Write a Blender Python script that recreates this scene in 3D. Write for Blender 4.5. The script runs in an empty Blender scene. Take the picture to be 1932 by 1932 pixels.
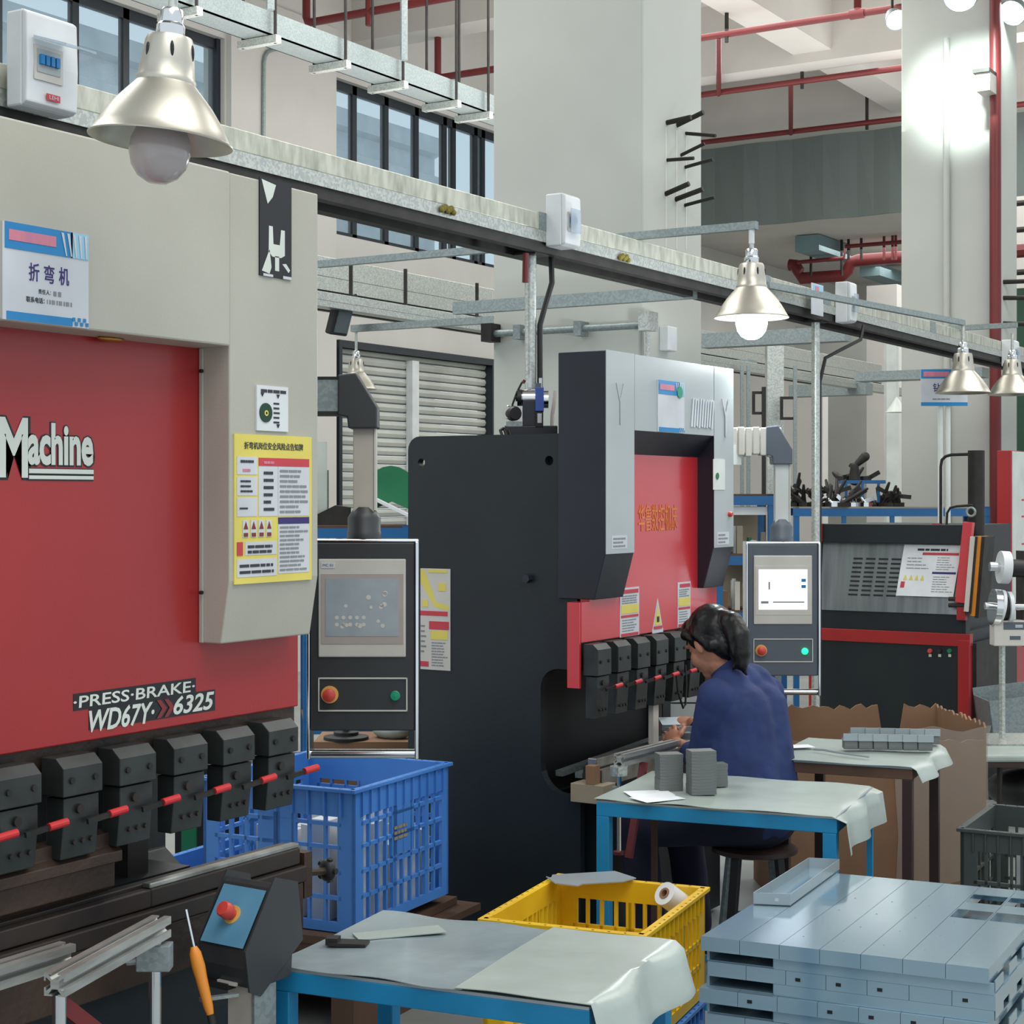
import bpy, math, random
from mathutils import Vector, Matrix
random.seed(7)
V = Vector
# ------------------------------------------------------------------ camera, world, lights, exposure
F, CX, HY, H = 3224.0, 966.0, 937.0, 1.65
YAW = math.radians(31.5)
RT = V((math.cos(YAW), math.sin(YAW), 0)); FW = V((-math.sin(YAW), math.cos(YAW), 0)); EYE = V((0, 0, H))
sc = bpy.context.scene; COL = sc.collection
cam = bpy.data.objects.new('camera', bpy.data.cameras.new('camera')); COL.objects.link(cam)
cam.location = EYE; cam.rotation_euler = (math.pi/2, 0, YAW)
cam.data.sensor_width = 36; cam.data.lens = 36*F/1932; cam.data.shift_y = -29/1932; cam.data.clip_end = 200
sc.camera = cam
sc.view_settings.view_transform = 'Standard'; sc.view_settings.look = 'None'
sc.view_settings.exposure = -0.08; sc.view_settings.gamma = 1.0; sc.view_settings.use_curve_mapping = False
w = bpy.data.worlds.new('world'); sc.world = w; w.use_nodes = True
w.node_tree.nodes['Background'].inputs[0].default_value = (0.86, 0.94, 1.0, 1)
w.node_tree.nodes['Background'].inputs[1].default_value = 1.05
def light(kind, name, loc, energy, color=(1, 1, 1), size=1.0, size_y=None, target=None, **kw):
    d = bpy.data.lights.new(name, kind); d.energy = energy; d.color = color
    if kind == 'AREA':
        d.size = size
        if size_y: d.shape = 'RECTANGLE'; d.size_y = size_y
    if kind in ('POINT', 'SPOT'): d.shadow_soft_size = size
    for k, x in kw.items(): setattr(d, k, x)
    o = bpy.data.objects.new(name, d); COL.objects.link(o); o.location = loc
    if target is not None: o.rotation_euler = (V(target)-V(loc)).to_track_quat('-Z', 'Y').to_euler()
    return o
# high-bay fittings over the aisles
light('AREA', 'aisle_light', (0.4, 1.5, 6.0), 250, (1, 1, 0.97), 3.0, 6.0)
light('AREA', 'aisle_light_far', (-0.6, 9.5, 6.0), 230, (1, 1, 0.97), 3.0, 6.0)
light('AREA', 'bay_light', (-6.6, 12.0, 6.1), 300, (1, 1, 0.97), 3.0, 9.0)
light('AREA', 'bay_light_near', (-6.4, 4.5, 6.1), 230, (1, 1, 0.97), 3.0, 5.0)
light('AREA', 'far_fill_end', (-3.0, 17.5, 6.1), 200, (1, 1, 0.97), 6.0, 3.0)  # fill light added to lift the dark far end of the bay
light('AREA', 'far_fill_low', (-4.5, 23.0, 5.0), 260, (1, 1, 0.97), 8.0, 3.0)  # added fill that brightens the area under the low far ceiling
# upward fill lights added to brighten the ceiling, not fittings of the hall
for nm, lo, e, sx, sy in (('ceiling_fill', (-6.5, 11.0, 4.6), 250, 4, 12), ('ceiling_fill_aisle', (0.8, 7.0, 4.6), 160, 3, 12), ('ceiling_fill_end', (-3.2, 17.6, 4.9), 130, 4, 3)):
    o = light('AREA', nm, lo, e, (1, 0.99, 0.97), sx, sy); o.rotation_euler = (math.pi, 0, 0)

# ------------------------------------------------------------------ pixels to points
def P(u, v, D): return EYE + RT*((u-CX)/F*D) + FW*D + V((0, 0, (HY-v)/F*D))
def _on(u, v, ax, val):
    d = P(u, v, 1)-EYE
    return EYE + d*((val-EYE[ax])/d[ax])
def onx(u, v, x): return _on(u, v, 0, x)
def ony(u, v, y): return _on(u, v, 1, y)
def onz(u, v, z): return _on(u, v, 2, z)
def yx(u, x): return onx(u, 900, x).y       # Y where column u meets the plane X = x
def xy(u, y): return ony(u, 900, y).x
def zx(u, v, x): return onx(u, v, x).z
def zy(u, v, y): return ony(u, v, y).z

# ------------------------------------------------------------------ materials
def lin(c):
    return tuple(((x/255)/12.92 if x/255 <= 0.04045 else ((x/255+0.055)/1.055)**2.4) for x in c) + (1,)
_mats = {}
def mat(name, rgb, rough=0.5, metal=0.0, rgb2=None, scale=6.0, mix=0.5, bump=0.0, bscale=60, stretch=None, spec=None, coat=0, voronoi=False, emit=0, trans=0, alpha=1.0):
    if name in _mats: return _mats[name]
    m = bpy.data.materials.new(name); m.use_nodes = True; nt = m.node_tree; N = nt.nodes; L = nt.links
    b = N['Principled BSDF']; b.inputs['Base Color'].default_value = lin(rgb)
    b.inputs['Roughness'].default_value = rough; b.inputs['Metallic'].default_value = metal
    if spec is not None: b.inputs['Specular IOR Level'].default_value = spec
    if coat: b.inputs['Coat Weight'].default_value = coat; b.inputs['Coat Roughness'].default_value = 0.12
    if emit: b.inputs['Emission Color'].default_value = lin(rgb); b.inputs['Emission Strength'].default_value = emit
    if trans: b.inputs['Transmission Weight'].default_value = trans
    b.inputs['Alpha'].default_value = alpha
    tc = N.new('ShaderNodeTexCoord'); mp = N.new('ShaderNodeMapping'); L.new(tc.outputs['Object'], mp.inputs[0])
    if stretch: mp.inputs['Scale'].default_value = stretch
    if rgb2 is None: rgb2 = tuple(x*0.93 for x in rgb); mix = 0.5
    if voronoi:
        n = N.new('ShaderNodeTexVoronoi'); n.inputs['Scale'].default_value = scale; out = n.outputs['Color']
        sep = N.new('ShaderNodeSeparateColor'); L.new(out, sep.inputs[0]); out = sep.outputs[0]
    else:
        n = N.new('ShaderNodeTexNoise'); n.inputs['Scale'].default_value = scale; n.inputs['Detail'].default_value = 5; out = n.outputs[0]
    L.new(mp.outputs[0], n.inputs['Vector'])
    r = N.new('ShaderNodeValToRGB'); L.new(out, r.inputs[0])
    r.color_ramp.elements[0].position = max(0.0, mix-0.18); r.color_ramp.elements[1].position = min(1.0, mix+0.18)
    r.color_ramp.elements[0].color = lin(rgb2); r.color_ramp.elements[1].color = lin(rgb)
    L.new(r.outputs[0], b.inputs['Base Color'])
    if bump:
        n2 = N.new('ShaderNodeTexNoise'); n2.inputs['Scale'].default_value = bscale; n2.inputs['Detail'].default_value = 3
        L.new(mp.outputs[0], n2.inputs['Vector'])
        bp = N.new('ShaderNodeBump'); bp.inputs['Strength'].default_value = bump; bp.inputs['Distance'].default_value = 0.01
        L.new(n2.outputs[0], bp.inputs['Height']); L.new(bp.outputs[0], b.inputs['Normal'])
    _mats[name] = m; return m
def glass_mat(name, rgb, alpha, rough=0.05):
    m = bpy.data.materials.new(name); m.use_nodes = True; nt = m.node_tree; N = nt.nodes
    for n in list(N): N.remove(n)
    o = N.new('ShaderNodeOutputMaterial'); t = N.new('ShaderNodeBsdfTransparent'); t.inputs[0].default_value = lin(rgb)
    g = N.new('ShaderNodeBsdfPrincipled'); g.inputs['Base Color'].default_value = lin(rgb); g.inputs['Roughness'].default_value = rough
    mx = N.new('ShaderNodeMixShader'); mx.inputs[0].default_value = alpha
    nt.links.new(t.outputs[0], mx.inputs[1]); nt.links.new(g.outputs[0], mx.inputs[2]); nt.links.new(mx.outputs[0], o.inputs[0])
    _mats[name] = m; return m
M = dict(
 wall=mat('white_plaster', (205, 202, 197), 0.9, rgb2=(198, 195, 190), scale=1.5, bump=0.05, bscale=20),
 column=mat('column_paint', (181, 184, 178), 0.75, rgb2=(175, 178, 172), scale=2.0, bump=0.04, bscale=15),
 ceil=mat('ceiling_paint', (200, 196, 190), 0.9, rgb2=(190, 186, 180), scale=1.2),
 floor=mat('floor_paint', (150, 155, 152), 0.35, rgb2=(125, 130, 128), scale=2.5, coat=0.2),
 galv=mat('galvanised_steel', (200, 204, 198), 0.38, 0.75, rgb2=(176, 181, 177), scale=120, voronoi=True),
 galvdull=mat('dull_galvanised_steel', (150, 160, 160), 0.5, 0.6, rgb2=(136, 147, 148), scale=110, voronoi=True),
 steelrough=mat('weathered_trunking', (205, 206, 192), 0.42, 0.6, rgb2=(160, 160, 148), scale=30, mix=0.45, stretch=(1, 1, 0.3)),
 darksteel=mat('dark_steel', (52, 50, 48), 0.55, 0.4, rgb2=(36, 34, 33), scale=12),
 rust=mat('oiled_rusty_steel', (72, 56, 46), 0.45, 0.35, rgb2=(40, 34, 31), scale=5, bump=0.15),
 oldsteel=mat('oily_tool_steel', (58, 50, 46), 0.45, 0.4, rgb2=(36, 32, 31), scale=5),
 brightsteel=mat('ground_steel', (190, 190, 185), 0.3, 0.9, rgb2=(120, 118, 112), scale=9),
 chrome=mat('chrome', (225, 228, 230), 0.12, 1.0),
 alu=mat('aluminium_profile', (188, 190, 186), 0.42, 0.7, rgb2=(160, 160, 155), scale=10, stretch=(1, 1, 8)),
 shade=mat('spun_aluminium', (196, 193, 182), 0.36, 0.8, rgb2=(180, 176, 165), scale=4),
 black=mat('black_plastic', (24, 25, 27), 0.5),
 navy=mat('navy_machine_paint', (20, 30, 34), 0.46, rgb2=(15, 22, 29), scale=3, bump=0.05),
 navy2=mat('navy_enamel', (30, 33, 44), 0.4, rgb2=(26, 28, 38)),
 beige=mat('beige_machine_paint', (178, 176, 164), 0.42, rgb2=(168, 166, 154), scale=3, bump=0.06, bscale=220),
 greycover=mat('grey_cover_paint', (172, 180, 181), 0.34, rgb2=(160, 168, 170), scale=2, coat=0.2, bump=0.03, bscale=250),
 red=mat('red_enamel', (160, 32, 34), 0.36, rgb2=(150, 29, 32), scale=2, coat=0.15, bump=0.04, bscale=260),
 red2=mat('bright_red_enamel', (200, 44, 52), 0.3, rgb2=(192, 40, 50), scale=2, coat=0.5),
 redpipe=mat('red_pipe_paint', (108, 30, 32), 0.45),
 redgrip=mat('red_rubber', (200, 40, 45), 0.5),
 blackclamp=mat('blackened_clamp_steel', (54, 58, 58), 0.42, 0.3, rgb2=(40, 43, 43), scale=14),
 panelblack=mat('panel_black', (52, 54, 56), 0.42, rgb2=(48, 50, 52)),
 panelgrey=mat('panel_slate', (84, 92, 102), 0.4),
 bezel=mat('screen_bezel', (206, 202, 194), 0.5),
 screenoff=mat('dark_touchscreen', (164, 174, 178), 0.25, rgb2=(150, 160, 166), scale=14, mix=0.55, spec=0.6),
 greenbtn=mat('green_button', (10, 150, 110), 0.35),
 redbtn=mat('red_button', (205, 70, 60), 0.4),
 yellowring=mat('yellow_ring', (226, 176, 90), 0.5),
 blueface=mat('blue_faceplate', (92, 148, 178), 0.6, rgb2=(80, 132, 162), scale=8),
 tableblue=mat('blue_table_paint', (18, 128, 178), 0.45, rgb2=(10, 108, 150), scale=5, mix=0.4),
 rackblue=mat('blue_rack_paint', (28, 98, 155), 0.45),
 crateblue=mat('blue_crate_plastic', (78, 138, 214), 0.42, rgb2=(62, 120, 196), scale=3),
 crateyellow=mat('yellow_crate_plastic', (226, 186, 22), 0.42, rgb2=(208, 164, 12), scale=4),
 crategrey=mat('grey_crate_plastic', (62, 70, 68), 0.5),
 sheet=mat('white_plastic_sheet', (166, 178, 173), 0.32, rgb2=(152, 163, 158), scale=5, bump=0.25, bscale=10),
 film=mat('bluish_plastic_film', (158, 172, 176), 0.2, rgb2=(132, 146, 152), scale=4, coat=0.4, bump=0.35, bscale=9),
 paper=mat('paper', (232, 236, 240), 0.8),
 part=mat('grey_steel_part', (118, 124, 122), 0.5, 0.4, rgb2=(104, 110, 108), scale=30, stretch=(1, 1, 12)),
 partlight=mat('zinc_plate', (172, 182, 186), 0.35, 0.5, rgb2=(158, 168, 173), scale=4),
 filmsteel=mat('filmed_stainless', (152, 180, 194), 0.14, 0.45, rgb2=(142, 170, 186), scale=2, coat=0.5),
 brushed=mat('brushed_stainless', (156, 162, 166), 0.32, 0.85, rgb2=(120, 126, 130), scale=6, stretch=(3, 1, 0.2)),
 card=mat('cardboard', (140, 108, 82), 0.85, rgb2=(124, 94, 70), scale=3),
 wood=mat('brown_wood', (92, 66, 50), 0.7, rgb2=(72, 52, 40), scale=5, stretch=(1, 1, 0.2)),
 darkwood=mat('dark_brown_leg', (48, 28, 26), 0.5),
 jacket=mat('navy_work_jacket', (38, 54, 104), 0.85, rgb2=(30, 44, 88), scale=8, bump=0.35, bscale=14),
 trousers=mat('dark_navy_trousers', (24, 26, 50), 0.9),
 skin=mat('skin', (186, 132, 106), 0.5, rgb2=(176, 122, 98), scale=10),
 hair=mat('black_hair', (10, 9, 11), 0.36, rgb2=(15, 13, 15), scale=40, stretch=(1, 1, 0.15), spec=.35),
 shoe=mat('black_shoe', (20, 20, 22), 0.6),
 dkgrey=mat('dark_grey_banner', (112, 122, 119), 0.9, rgb2=(107, 116, 114), scale=1),
 green=mat('green_paint', (20, 110, 70), 0.5), dkgreen=mat('dark_green_door', (22, 62, 44), 0.6),
 white=mat('white_plastic', (220, 224, 226), 0.4), white2=mat('white_cabinet', (214, 220, 216), 0.45),
 signblue=mat('sign_blue', (24, 124, 184), 0.5, rgb2=(30, 134, 194), scale=5), signpink=mat('sign_pink', (214, 130, 140), 0.6, rgb2=(190, 120, 150), scale=60, stretch=(1, 1, 0.1)),
 signwhite=mat('sign_white', (206, 210, 216), 0.5), signlite=mat('sign_light_blue', (150, 205, 230), 0.5),
 ink=mat('dark_ink', (52, 56, 64), 0.7), inkpurple=mat('purple_ink', (58, 46, 112), 0.7), inkgrey=mat('grey_ink', (136, 140, 142), 0.8),
 signyellow=mat('sign_yellow', (226, 210, 100), 0.5), signred=mat('sign_red', (200, 64, 76), 0.6), darkred=mat('sign_dark_red', (130, 50, 52), 0.7),
 orange=mat('orange_plastic', (226, 140, 42), 0.4), gold=mat('gold_lettering', (226, 130, 50), 0.5),
 blackmark=mat('black_marking', (18, 18, 22), 0.4), letter=mat('pale_lettering', (214, 220, 212), 0.35),
 bluevalve=mat('blue_valve_body', (50, 84, 168), 0.4), copper=mat('brass', (190, 140, 70), 0.3, 0.9),
 tan=mat('tan_box', (150, 140, 120), 0.7), tealbox=mat('teal_duct', (120, 145, 150), 0.6), mosspatch=mat('yellow_moss', (120, 110, 40), 0.9),
 bulbon=mat('lit_bulb', (240, 250, 255), 0.4, emit=9.0), flood=mat('lit_floodlight', (240, 255, 250), 0.4, emit=14.0),
 screenon=mat('lit_touchscreen', (236, 244, 252), 0.4, emit=0.9), led=mat('lit_green_button', (30, 240, 150), 0.4, emit=2.0),
 bulboff=mat('opal_bulb', (186, 178, 178), 0.18, rgb2=(176, 168, 170), coat=0.5), corr=mat('corrugated_cladding', (205, 214, 218), 0.5, 0.1, rgb2=(180, 190, 196), scale=2),
 shutter=mat('roller_shutter', (192, 194, 186), 0.5, rgb2=(176, 178, 172), scale=3), steelframe=mat('dark_window_frame', (30, 38, 46), 0.4),
 spots=mat('pink_wall_patch', (176, 164, 158), 0.9), beigepost=mat('beige_post', (186, 178, 166), 0.5),
)
glass_mat('window_glass', (228, 238, 242), 0.10); M['glass'] = _mats['window_glass']
glass_mat('clear_flap', (220, 228, 235), 0.35, 0.1); M['clear'] = _mats['clear_flap']
glass_mat('stretch_film', (240, 238, 232), 0.16, 0.06); M['wrap'] = _mats['stretch_film']

# ------------------------------------------------------------------ mesh builder
class MB:
    def __init__(s, X=None): s.v = []; s.f = []; s.M = X or Matrix.Identity(4)
    def add(s, vs, fs):
        n = len(s.v); s.v += [s.M @ V(p) for p in vs]; s.f += [tuple(i+n for i in f) for f in fs]; return s
    def box(s, x0, x1, y0, y1, z0, z1):
        vs = [(x, y, z) for x in (x0, x1) for y in (y0, y1) for z in (z0, z1)]
        return s.add(vs, [(0, 1, 3, 2), (4, 6, 7, 5), (0, 4, 5, 1), (2, 3, 7, 6), (0, 2, 6, 4), (1, 5, 7, 3)])
    def obox(s, c, sx, sy, sz, R=None):
        R = R or Matrix.Identity(3); c = V(c)
        vs = [c + R @ V((x*sx/2, y*sy/2, z*sz/2)) for x in (-1, 1) for y in (-1, 1) for z in (-1, 1)]
        return s.add(vs, [(0, 1, 3, 2), (4, 6, 7, 5), (0, 4, 5, 1), (2, 3, 7, 6), (0, 2, 6, 4), (1, 5, 7, 3)])
    def bar(s, p0, p1, w, h, up=(0, 0, 1)):
        p0, p1 = V(p0), V(p1); d = (p1-p0); L = d.length; d.normalize(); a = d.cross(V(up))
        if a.length < 1e-4: a = d.cross(V((1, 0, 0)))
        a.normalize(); b = a.cross(d)
        R = Matrix((a, d, b)).transposed()
        return s.obox((p0+p1)/2, w, L, h, R)
    def cyl(s, p0, p1, r0, r1=None, n=16, caps=True):
        r1 = r0 if r1 is None else r1; p0, p1 = V(p0), V(p1); d = (p1-p0).normalized()
        a = d.orthogonal().normalized(); b = d.cross(a); vs = []
        for p, r in ((p0, r0), (p1, r1)):
            for i in range(n):
                t = 2*math.pi*i/n; vs.append(p + a*(r*math.cos(t)) + b*(r*math.sin(t)))
        fs = [(i, (i+1) % n, n+(i+1) % n, n+i) for i in range(n)]
        if caps: fs += [tuple(range(n))[::-1], tuple(range(n, 2*n))]
        return s.add(vs, fs)
    def sweep(s, pts, r, n=8):
        pts = [V(p) for p in pts]; rings = []; a = None; m = len(pts)
        rr = r if hasattr(r, '__len__') else [r]*m
        for i, p in enumerate(pts):
            d = (pts[min(i+1, m-1)]-pts[max(i-1, 0)]).normalized()
            if a is None: a = d.orthogonal().normalized()
            a = (a-d*a.dot(d)).normalized(); b = d.cross(a)
            rings += [p + a*(rr[i]*math.cos(2*math.pi*k/n)) + b*(rr[i]*math.sin(2*math.pi*k/n)) for k in range(n)]
        fs = [(i*n+k, i*n+(k+1) % n, (i+1)*n+(k+1) % n, (i+1)*n+k) for i in range(m-1) for k in range(n)]
        fs += [tuple(range(n))[::-1], tuple(range((m-1)*n, m*n))]
        return s.add(rings, fs)
    def lathe(s, prof, c=(0, 0, 0), n=40, axis=(0, 0, 1)):
        c = V(c); ax = V(axis).normalized(); a = ax.orthogonal().normalized(); b = ax.cross(a); m = len(prof)
        vs = [c + ax*z + a*(r*math.cos(2*math.pi*k/n)) + b*(r*math.sin(2*math.pi*k/n)) for r, z in prof for k in range(n)]
        fs = [(i*n+k, i*n+(k+1) % n, (i+1)*n+(k+1) % n, (i+1)*n+k) for i in range(m-1) for k in range(n)]
        return s.add(vs, fs)
    def prism(s, poly, ax, a0, a1):
        def q(p, a):
            if ax == 0: return (a, p[0], p[1])
            if ax == 1: return (p[0], a, p[1])
            return (p[0], p[1], a)
        n = len(poly); vs = [q(p, a0) for p in poly]+[q(p, a1) for p in poly]
        return s.add(vs, [(i, (i+1) % n, n+(i+1) % n, n+i) for i in range(n)]+[tuple(range(n))[::-1], tuple(range(n, 2*n))])
    def ell(s, c, rx, ry, rz, R=None, n=16, m=10):
        R = R or Matrix.Identity(3); c = V(c); vs = [c+R @ V((0, 0, rz))]
        for i in range(1, m):
            t = math.pi*i/m
            for k in range(n):
                p = 2*math.pi*k/n; vs.append(c+R @ V((rx*math.sin(t)*math.cos(p), ry*math.sin(t)*math.sin(p), rz*math.cos(t))))
        vs.append(c-R @ V((0, 0, rz))); e = len(vs)-1
        fs = [(0, 1+k, 1+(k+1) % n) for k in range(n)]
        fs += [(1+i*n+k, 1+(i+1)*n+k, 1+(i+1)*n+(k+1) % n, 1+i*n+(k+1) % n) for i in range(m-2) for k in range(n)]
        fs += [(e, 1+(m-2)*n+(k+1) % n, 1+(m-2)*n+k) for k in range(n)]
        return s.add(vs, fs)
    def cap(s, p0, p1, r0, r1=None, n=16):
        r1 = r0 if r1 is None else r1; p0, p1 = V(p0), V(p1); d = p1-p0; L = d.length
        R = d.to_track_quat('Z', 'Y').to_matrix()
        prof = [(r0*math.sin(t), -r0*math.cos(t)) for t in [math.pi/2*i/5 for i in range(1, 6)]]+[(r1*math.cos(t), L+r1*math.sin(t)) for t in [math.pi/2*i/5 for i in range(0, 5)]]
        vs = [p0+R @ V((0, 0, -r0))]+[p0+R @ V((r*math.cos(2*math.pi*k/n), r*math.sin(2*math.pi*k/n), z)) for r, z in prof for k in range(n)]+[p0+R @ V((0, 0, L+r1))]
        m = len(prof); e = len(vs)-1
        fs = [(0, 1+(k+1) % n, 1+k) for k in range(n)]+[(1+i*n+k, 1+i*n+(k+1) % n, 1+(i+1)*n+(k+1) % n, 1+(i+1)*n+k) for i in range(m-1) for k in range(n)]+[(e, 1+(m-1)*n+k, 1+(m-1)*n+(k+1) % n) for k in range(n)]
        return s.add(vs, fs)
    def build(s, name, m, parent=None, bevel=0, smooth=False, angle=40, label=None):
        me = bpy.data.meshes.new(name)
        inv = WM[parent.name].inverted() if parent else Matrix.Identity(4)
        me.from_pydata([inv @ p for p in s.v], [], s.f); me.materials.append(m); me.validate()
        import bmesh
        b = bmesh.new(); b.from_mesh(me); bmesh.ops.recalc_face_normals(b, faces=b.faces); b.to_mesh(me); b.free()
        o = bpy.data.objects.new(name, me); COL.objects.link(o)
        if parent: o.parent = parent; WM[o.name] = WM[parent.name].copy()
        else: WM[o.name] = Matrix.Identity(4)
        if smooth:
            me.shade_smooth(); me.set_sharp_from_angle(angle=math.radians(angle))
        if bevel:
            bv = o.modifiers.new('bevel', 'BEVEL'); bv.width = bevel; bv.segments = 2; bv.limit_method = 'ANGLE'; bv.angle_limit = math.radians(50)
        if label: o['label'] = label
        return o
WM = {}
def thing(name, label, cat, loc=(0, 0, 0), rotz=0, group=None):
    o = bpy.data.objects.new(name, None); COL.objects.link(o); o.location = loc; o.rotation_euler = (0, 0, rotz)
    o.empty_display_size = 0.05; WM[o.name] = Matrix.Translation(V(loc)) @ Matrix.Rotation(rotz, 4, 'Z')
    tag(o, label, cat, group); return o
def tag(o, label, cat, group=None, kind=None):
    o['label'] = label; o['category'] = cat
    if group: o['group'] = group
    if kind: o['kind'] = kind
    return o
def struct(name, mb, m, label=None, parent=None, **k):
    o = mb.build(name, m, parent, **k)
    if parent is None: o['kind'] = 'structure'
    if label: o['label'] = label
    return o
def solo(name, mb, m, label, cat, group=None, origin=None, **k):
    """a thing that is one mesh, with its origin moved to its base"""
    o = mb.build(name, m, None, **k)
    xs = [p for p in mb.v]; c = V((sum(p.x for p in xs)/len(xs), sum(p.y for p in xs)/len(xs), min(p.z for p in xs)))
    o.data.transform(Matrix.Translation(-c)); o.location = c; WM[o.name] = Matrix.Translation(c)
    return tag(o, label, cat, group)
def copy_tree(o, loc=None, rotz=None, label=None, group=None, parent=None):
    c = o.copy(); COL.objects.link(c)
    if parent: c.parent = parent
    if loc is not None: c.location = loc
    if rotz is not None: c.rotation_euler = (0, 0, rotz)
    if label: c['label'] = label
    if group: c['group'] = group
    WM[c.name] = Matrix.Translation(c.location) @ Matrix.Rotation(c.rotation_euler.z, 4, 'Z')
    for ch in list(o.children): copy_tree(ch, parent=c)
    return c
def text(name, parent, s, m, org, w, h, right=(0, 1, 0), up=(0, 0, 1), depth=0.001, shear=0.0, off=0.0, label=None, fit=True):
    cu = bpy.data.curves.new(name, 'FONT'); cu.body = s; cu.extrude = 0.02; cu.shear = shear; cu.offset = off; cu.resolution_u = 3
    t = bpy.data.objects.new(name, cu); COL.objects.link(t)
    dg = bpy.context.evaluated_depsgraph_get(); me = bpy.data.meshes.new_from_object(t.evaluated_get(dg))
    bpy.data.objects.remove(t); bpy.data.curves.remove(cu)
    if not len(me.vertices): return None
    x0 = min(v.co.x for v in me.vertices); x1 = max(v.co.x for v in me.vertices)
    y0 = min(v.co.y for v in me.vertices); y1 = max(v.co.y for v in me.vertices)
    R, U, O = V(right).normalized(), V(up).normalized(), V(org); Nn = R.cross(U)
    inv = WM[parent.name].inverted() if parent else Matrix.Identity(4)
    for v in me.vertices:
        v.co = inv @ (O + R*((v.co.x-x0)/(x1-x0)*w) + U*((v.co.y-y0)/(y1-y0)*h) + Nn*((v.co.z+0.02)/0.04*depth))
    me.materials.clear(); me.materials.append(m)
    o = bpy.data.objects.new(name, me); COL.objects.link(o); o.parent = parent; WM[o.name] = WM[parent.name].copy()
    if label: o['label'] = label
    return o
class Face:
    """a flat face: origin at its top left corner, coordinates 0..1 across and down"""
    def __init__(s, o, r, d): s.o, s.r, s.d = V(o), V(r), V(d); s.n = s.r.cross(-s.d).normalized()
    def pt(s, a, b, k=0): return s.o+s.r*a+s.d*b+s.n*k
    def rect(s, mb, a0, a1, b0, b1, k=0.001, t=0.001):
        q = [s.pt(a0, b0, k), s.pt(a1, b0, k), s.pt(a1, b1, k), s.pt(a0, b1, k)]
        mb.add(q+[p+s.n*t for p in q], [(0, 1, 2, 3), (4, 7, 6, 5), (0, 4, 5, 1), (1, 5, 6, 2), (2, 6, 7, 3), (3, 7, 4, 0)]); return mb
    def tri(s, mb, a0, a1, b0, b1, k=0.001, t=0.0008):
        q = [s.pt((a0+a1)/2, b0, k), s.pt(a1, b1, k), s.pt(a0, b1, k)]
        mb.add(q+[p+s.n*t for p in q], [(0, 1, 2), (3, 5, 4), (0, 3, 4, 1), (1, 4, 5, 2), (2, 5, 3, 0)]); return mb
    def txt(s, name, parent, st, m, a0, a1, b0, b1, k=0.002, off=0.0, depth=0.0006, shear=0):
        return text(name, parent, st, m, s.pt(a0, b1, k), (s.r*(a1-a0)).length, (s.d*(b1-b0)).length, s.r, -s.d, depth, shear, off)
def faceX(u0, u1, v0, v1, x, vr=None):
    y0, y1 = yx(u0, x), yx(u1, x); z0, z1 = zx(u0, v0, x), zx(u0, v1, x)
    return Face((x, y0, z0), (0, y1-y0, 0), (0, 0, z1-z0))
def faceY(u0, u1, v0, v1, y):
    x0, x1 = xy(u0, y), xy(u1, y); z0, z1 = zy(u0, v0, y), zy(u0, v1, y)
    return Face((x0, y, z0), (x1-x0, 0, 0), (0, 0, z1-z0))
def smear_lines(fc, mb, a0, a1, b0, b1, n, k=0.0025, fill=0.5, jag=0.25, seed=1):
    r = random.Random(seed)
    for i in range(n):
        b = b0+(b1-b0)*(i+0.25)/n; a = a0; e = a1-(a1-a0)*r.random()*jag
        while a < e-0.01:
            wd = min(e-a, (a1-a0)*(0.1+0.25*r.random())); fc.rect(mb, a, a+wd, b, b+(b1-b0)/n*fill, k, 0.0004); a += wd+(a1-a0)*0.03
    return mb
# ================================================================== THE SETTING
XW = -10.2
struct('floor', MB().box(-12, 6, -3, 30, -0.1, 0), M['floor'])
struct('ceiling', MB().box(-12, 3.2, -1.0, 21, 6.9, 7.1), M['ceil'])
struct('ceiling_far', MB().box(-12, 4, 20.25, 28, 5.15, 5.35), M['ceil'])
Y1, Y2 = yx(628, XW), 17.6          # window group right
Z1, Z2 = zx(628, 440, XW), zx(628, 143, XW)
A1 = yx(424, XW); A0 = 8.3
D0, D1, DZ = yx(640, XW), yx(936, XW), zx(640, 655, XW)
b = MB()
for y0, y1, z0, z1 in [(3, A0, 0, 7), (A0, A1, 0, Z1), (A0, A1, Z2, 7), (A1, Y1, 0, 7), (Y1, Y2, DZ, Z1), (Y1, Y2, Z2, 7), (D1, 30, 0, DZ), (Y2, 30, DZ, 7)]:
    b.box(XW-0.25, XW, y0, y1, z0, z1)
struct('wall_left', b, M['wall'])
b = MB().box(XW, XW+0.06, A1+0.02, Y1-0.02, 0, 6.2); struct('trim_1', b, M['wall'])
def window(n, y0, y1, cuts):
    fr = MB(); x = XW-0.10
    fr.box(x-0.03, x+0.03, y0, y1, Z2-0.09, Z2); fr.box(x-0.03, x+0.03, y0, y1, Z1, Z1+0.05)
    fr.box(x-0.05, x+0.05, y0, y0+0.05, Z1, Z2); fr.box(x-0.05, x+0.05, y1-0.05, y1, Z1, Z2)
    for c in cuts: fr.box(x-0.03, x+0.03, c-0.035, c+0.035, Z1, Z2)
    f = struct('window_%d' % n, fr, M['steelframe'])
    ys = [y0]+list(cuts)+[y1]
    for a, c in zip(ys, ys[1:]): struct('pane', MB().box(x-0.01, x+0.005, a, c, Z1, Z2), M['glass'], parent=f)
window(1, A0, A1, [yx(u, XW) for u in (10, 155, 250, 345)])
window(2, Y1, Y2, [yx(u, XW) for u in (680, 740, 797, 850, 867, 908, 922)])
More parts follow.
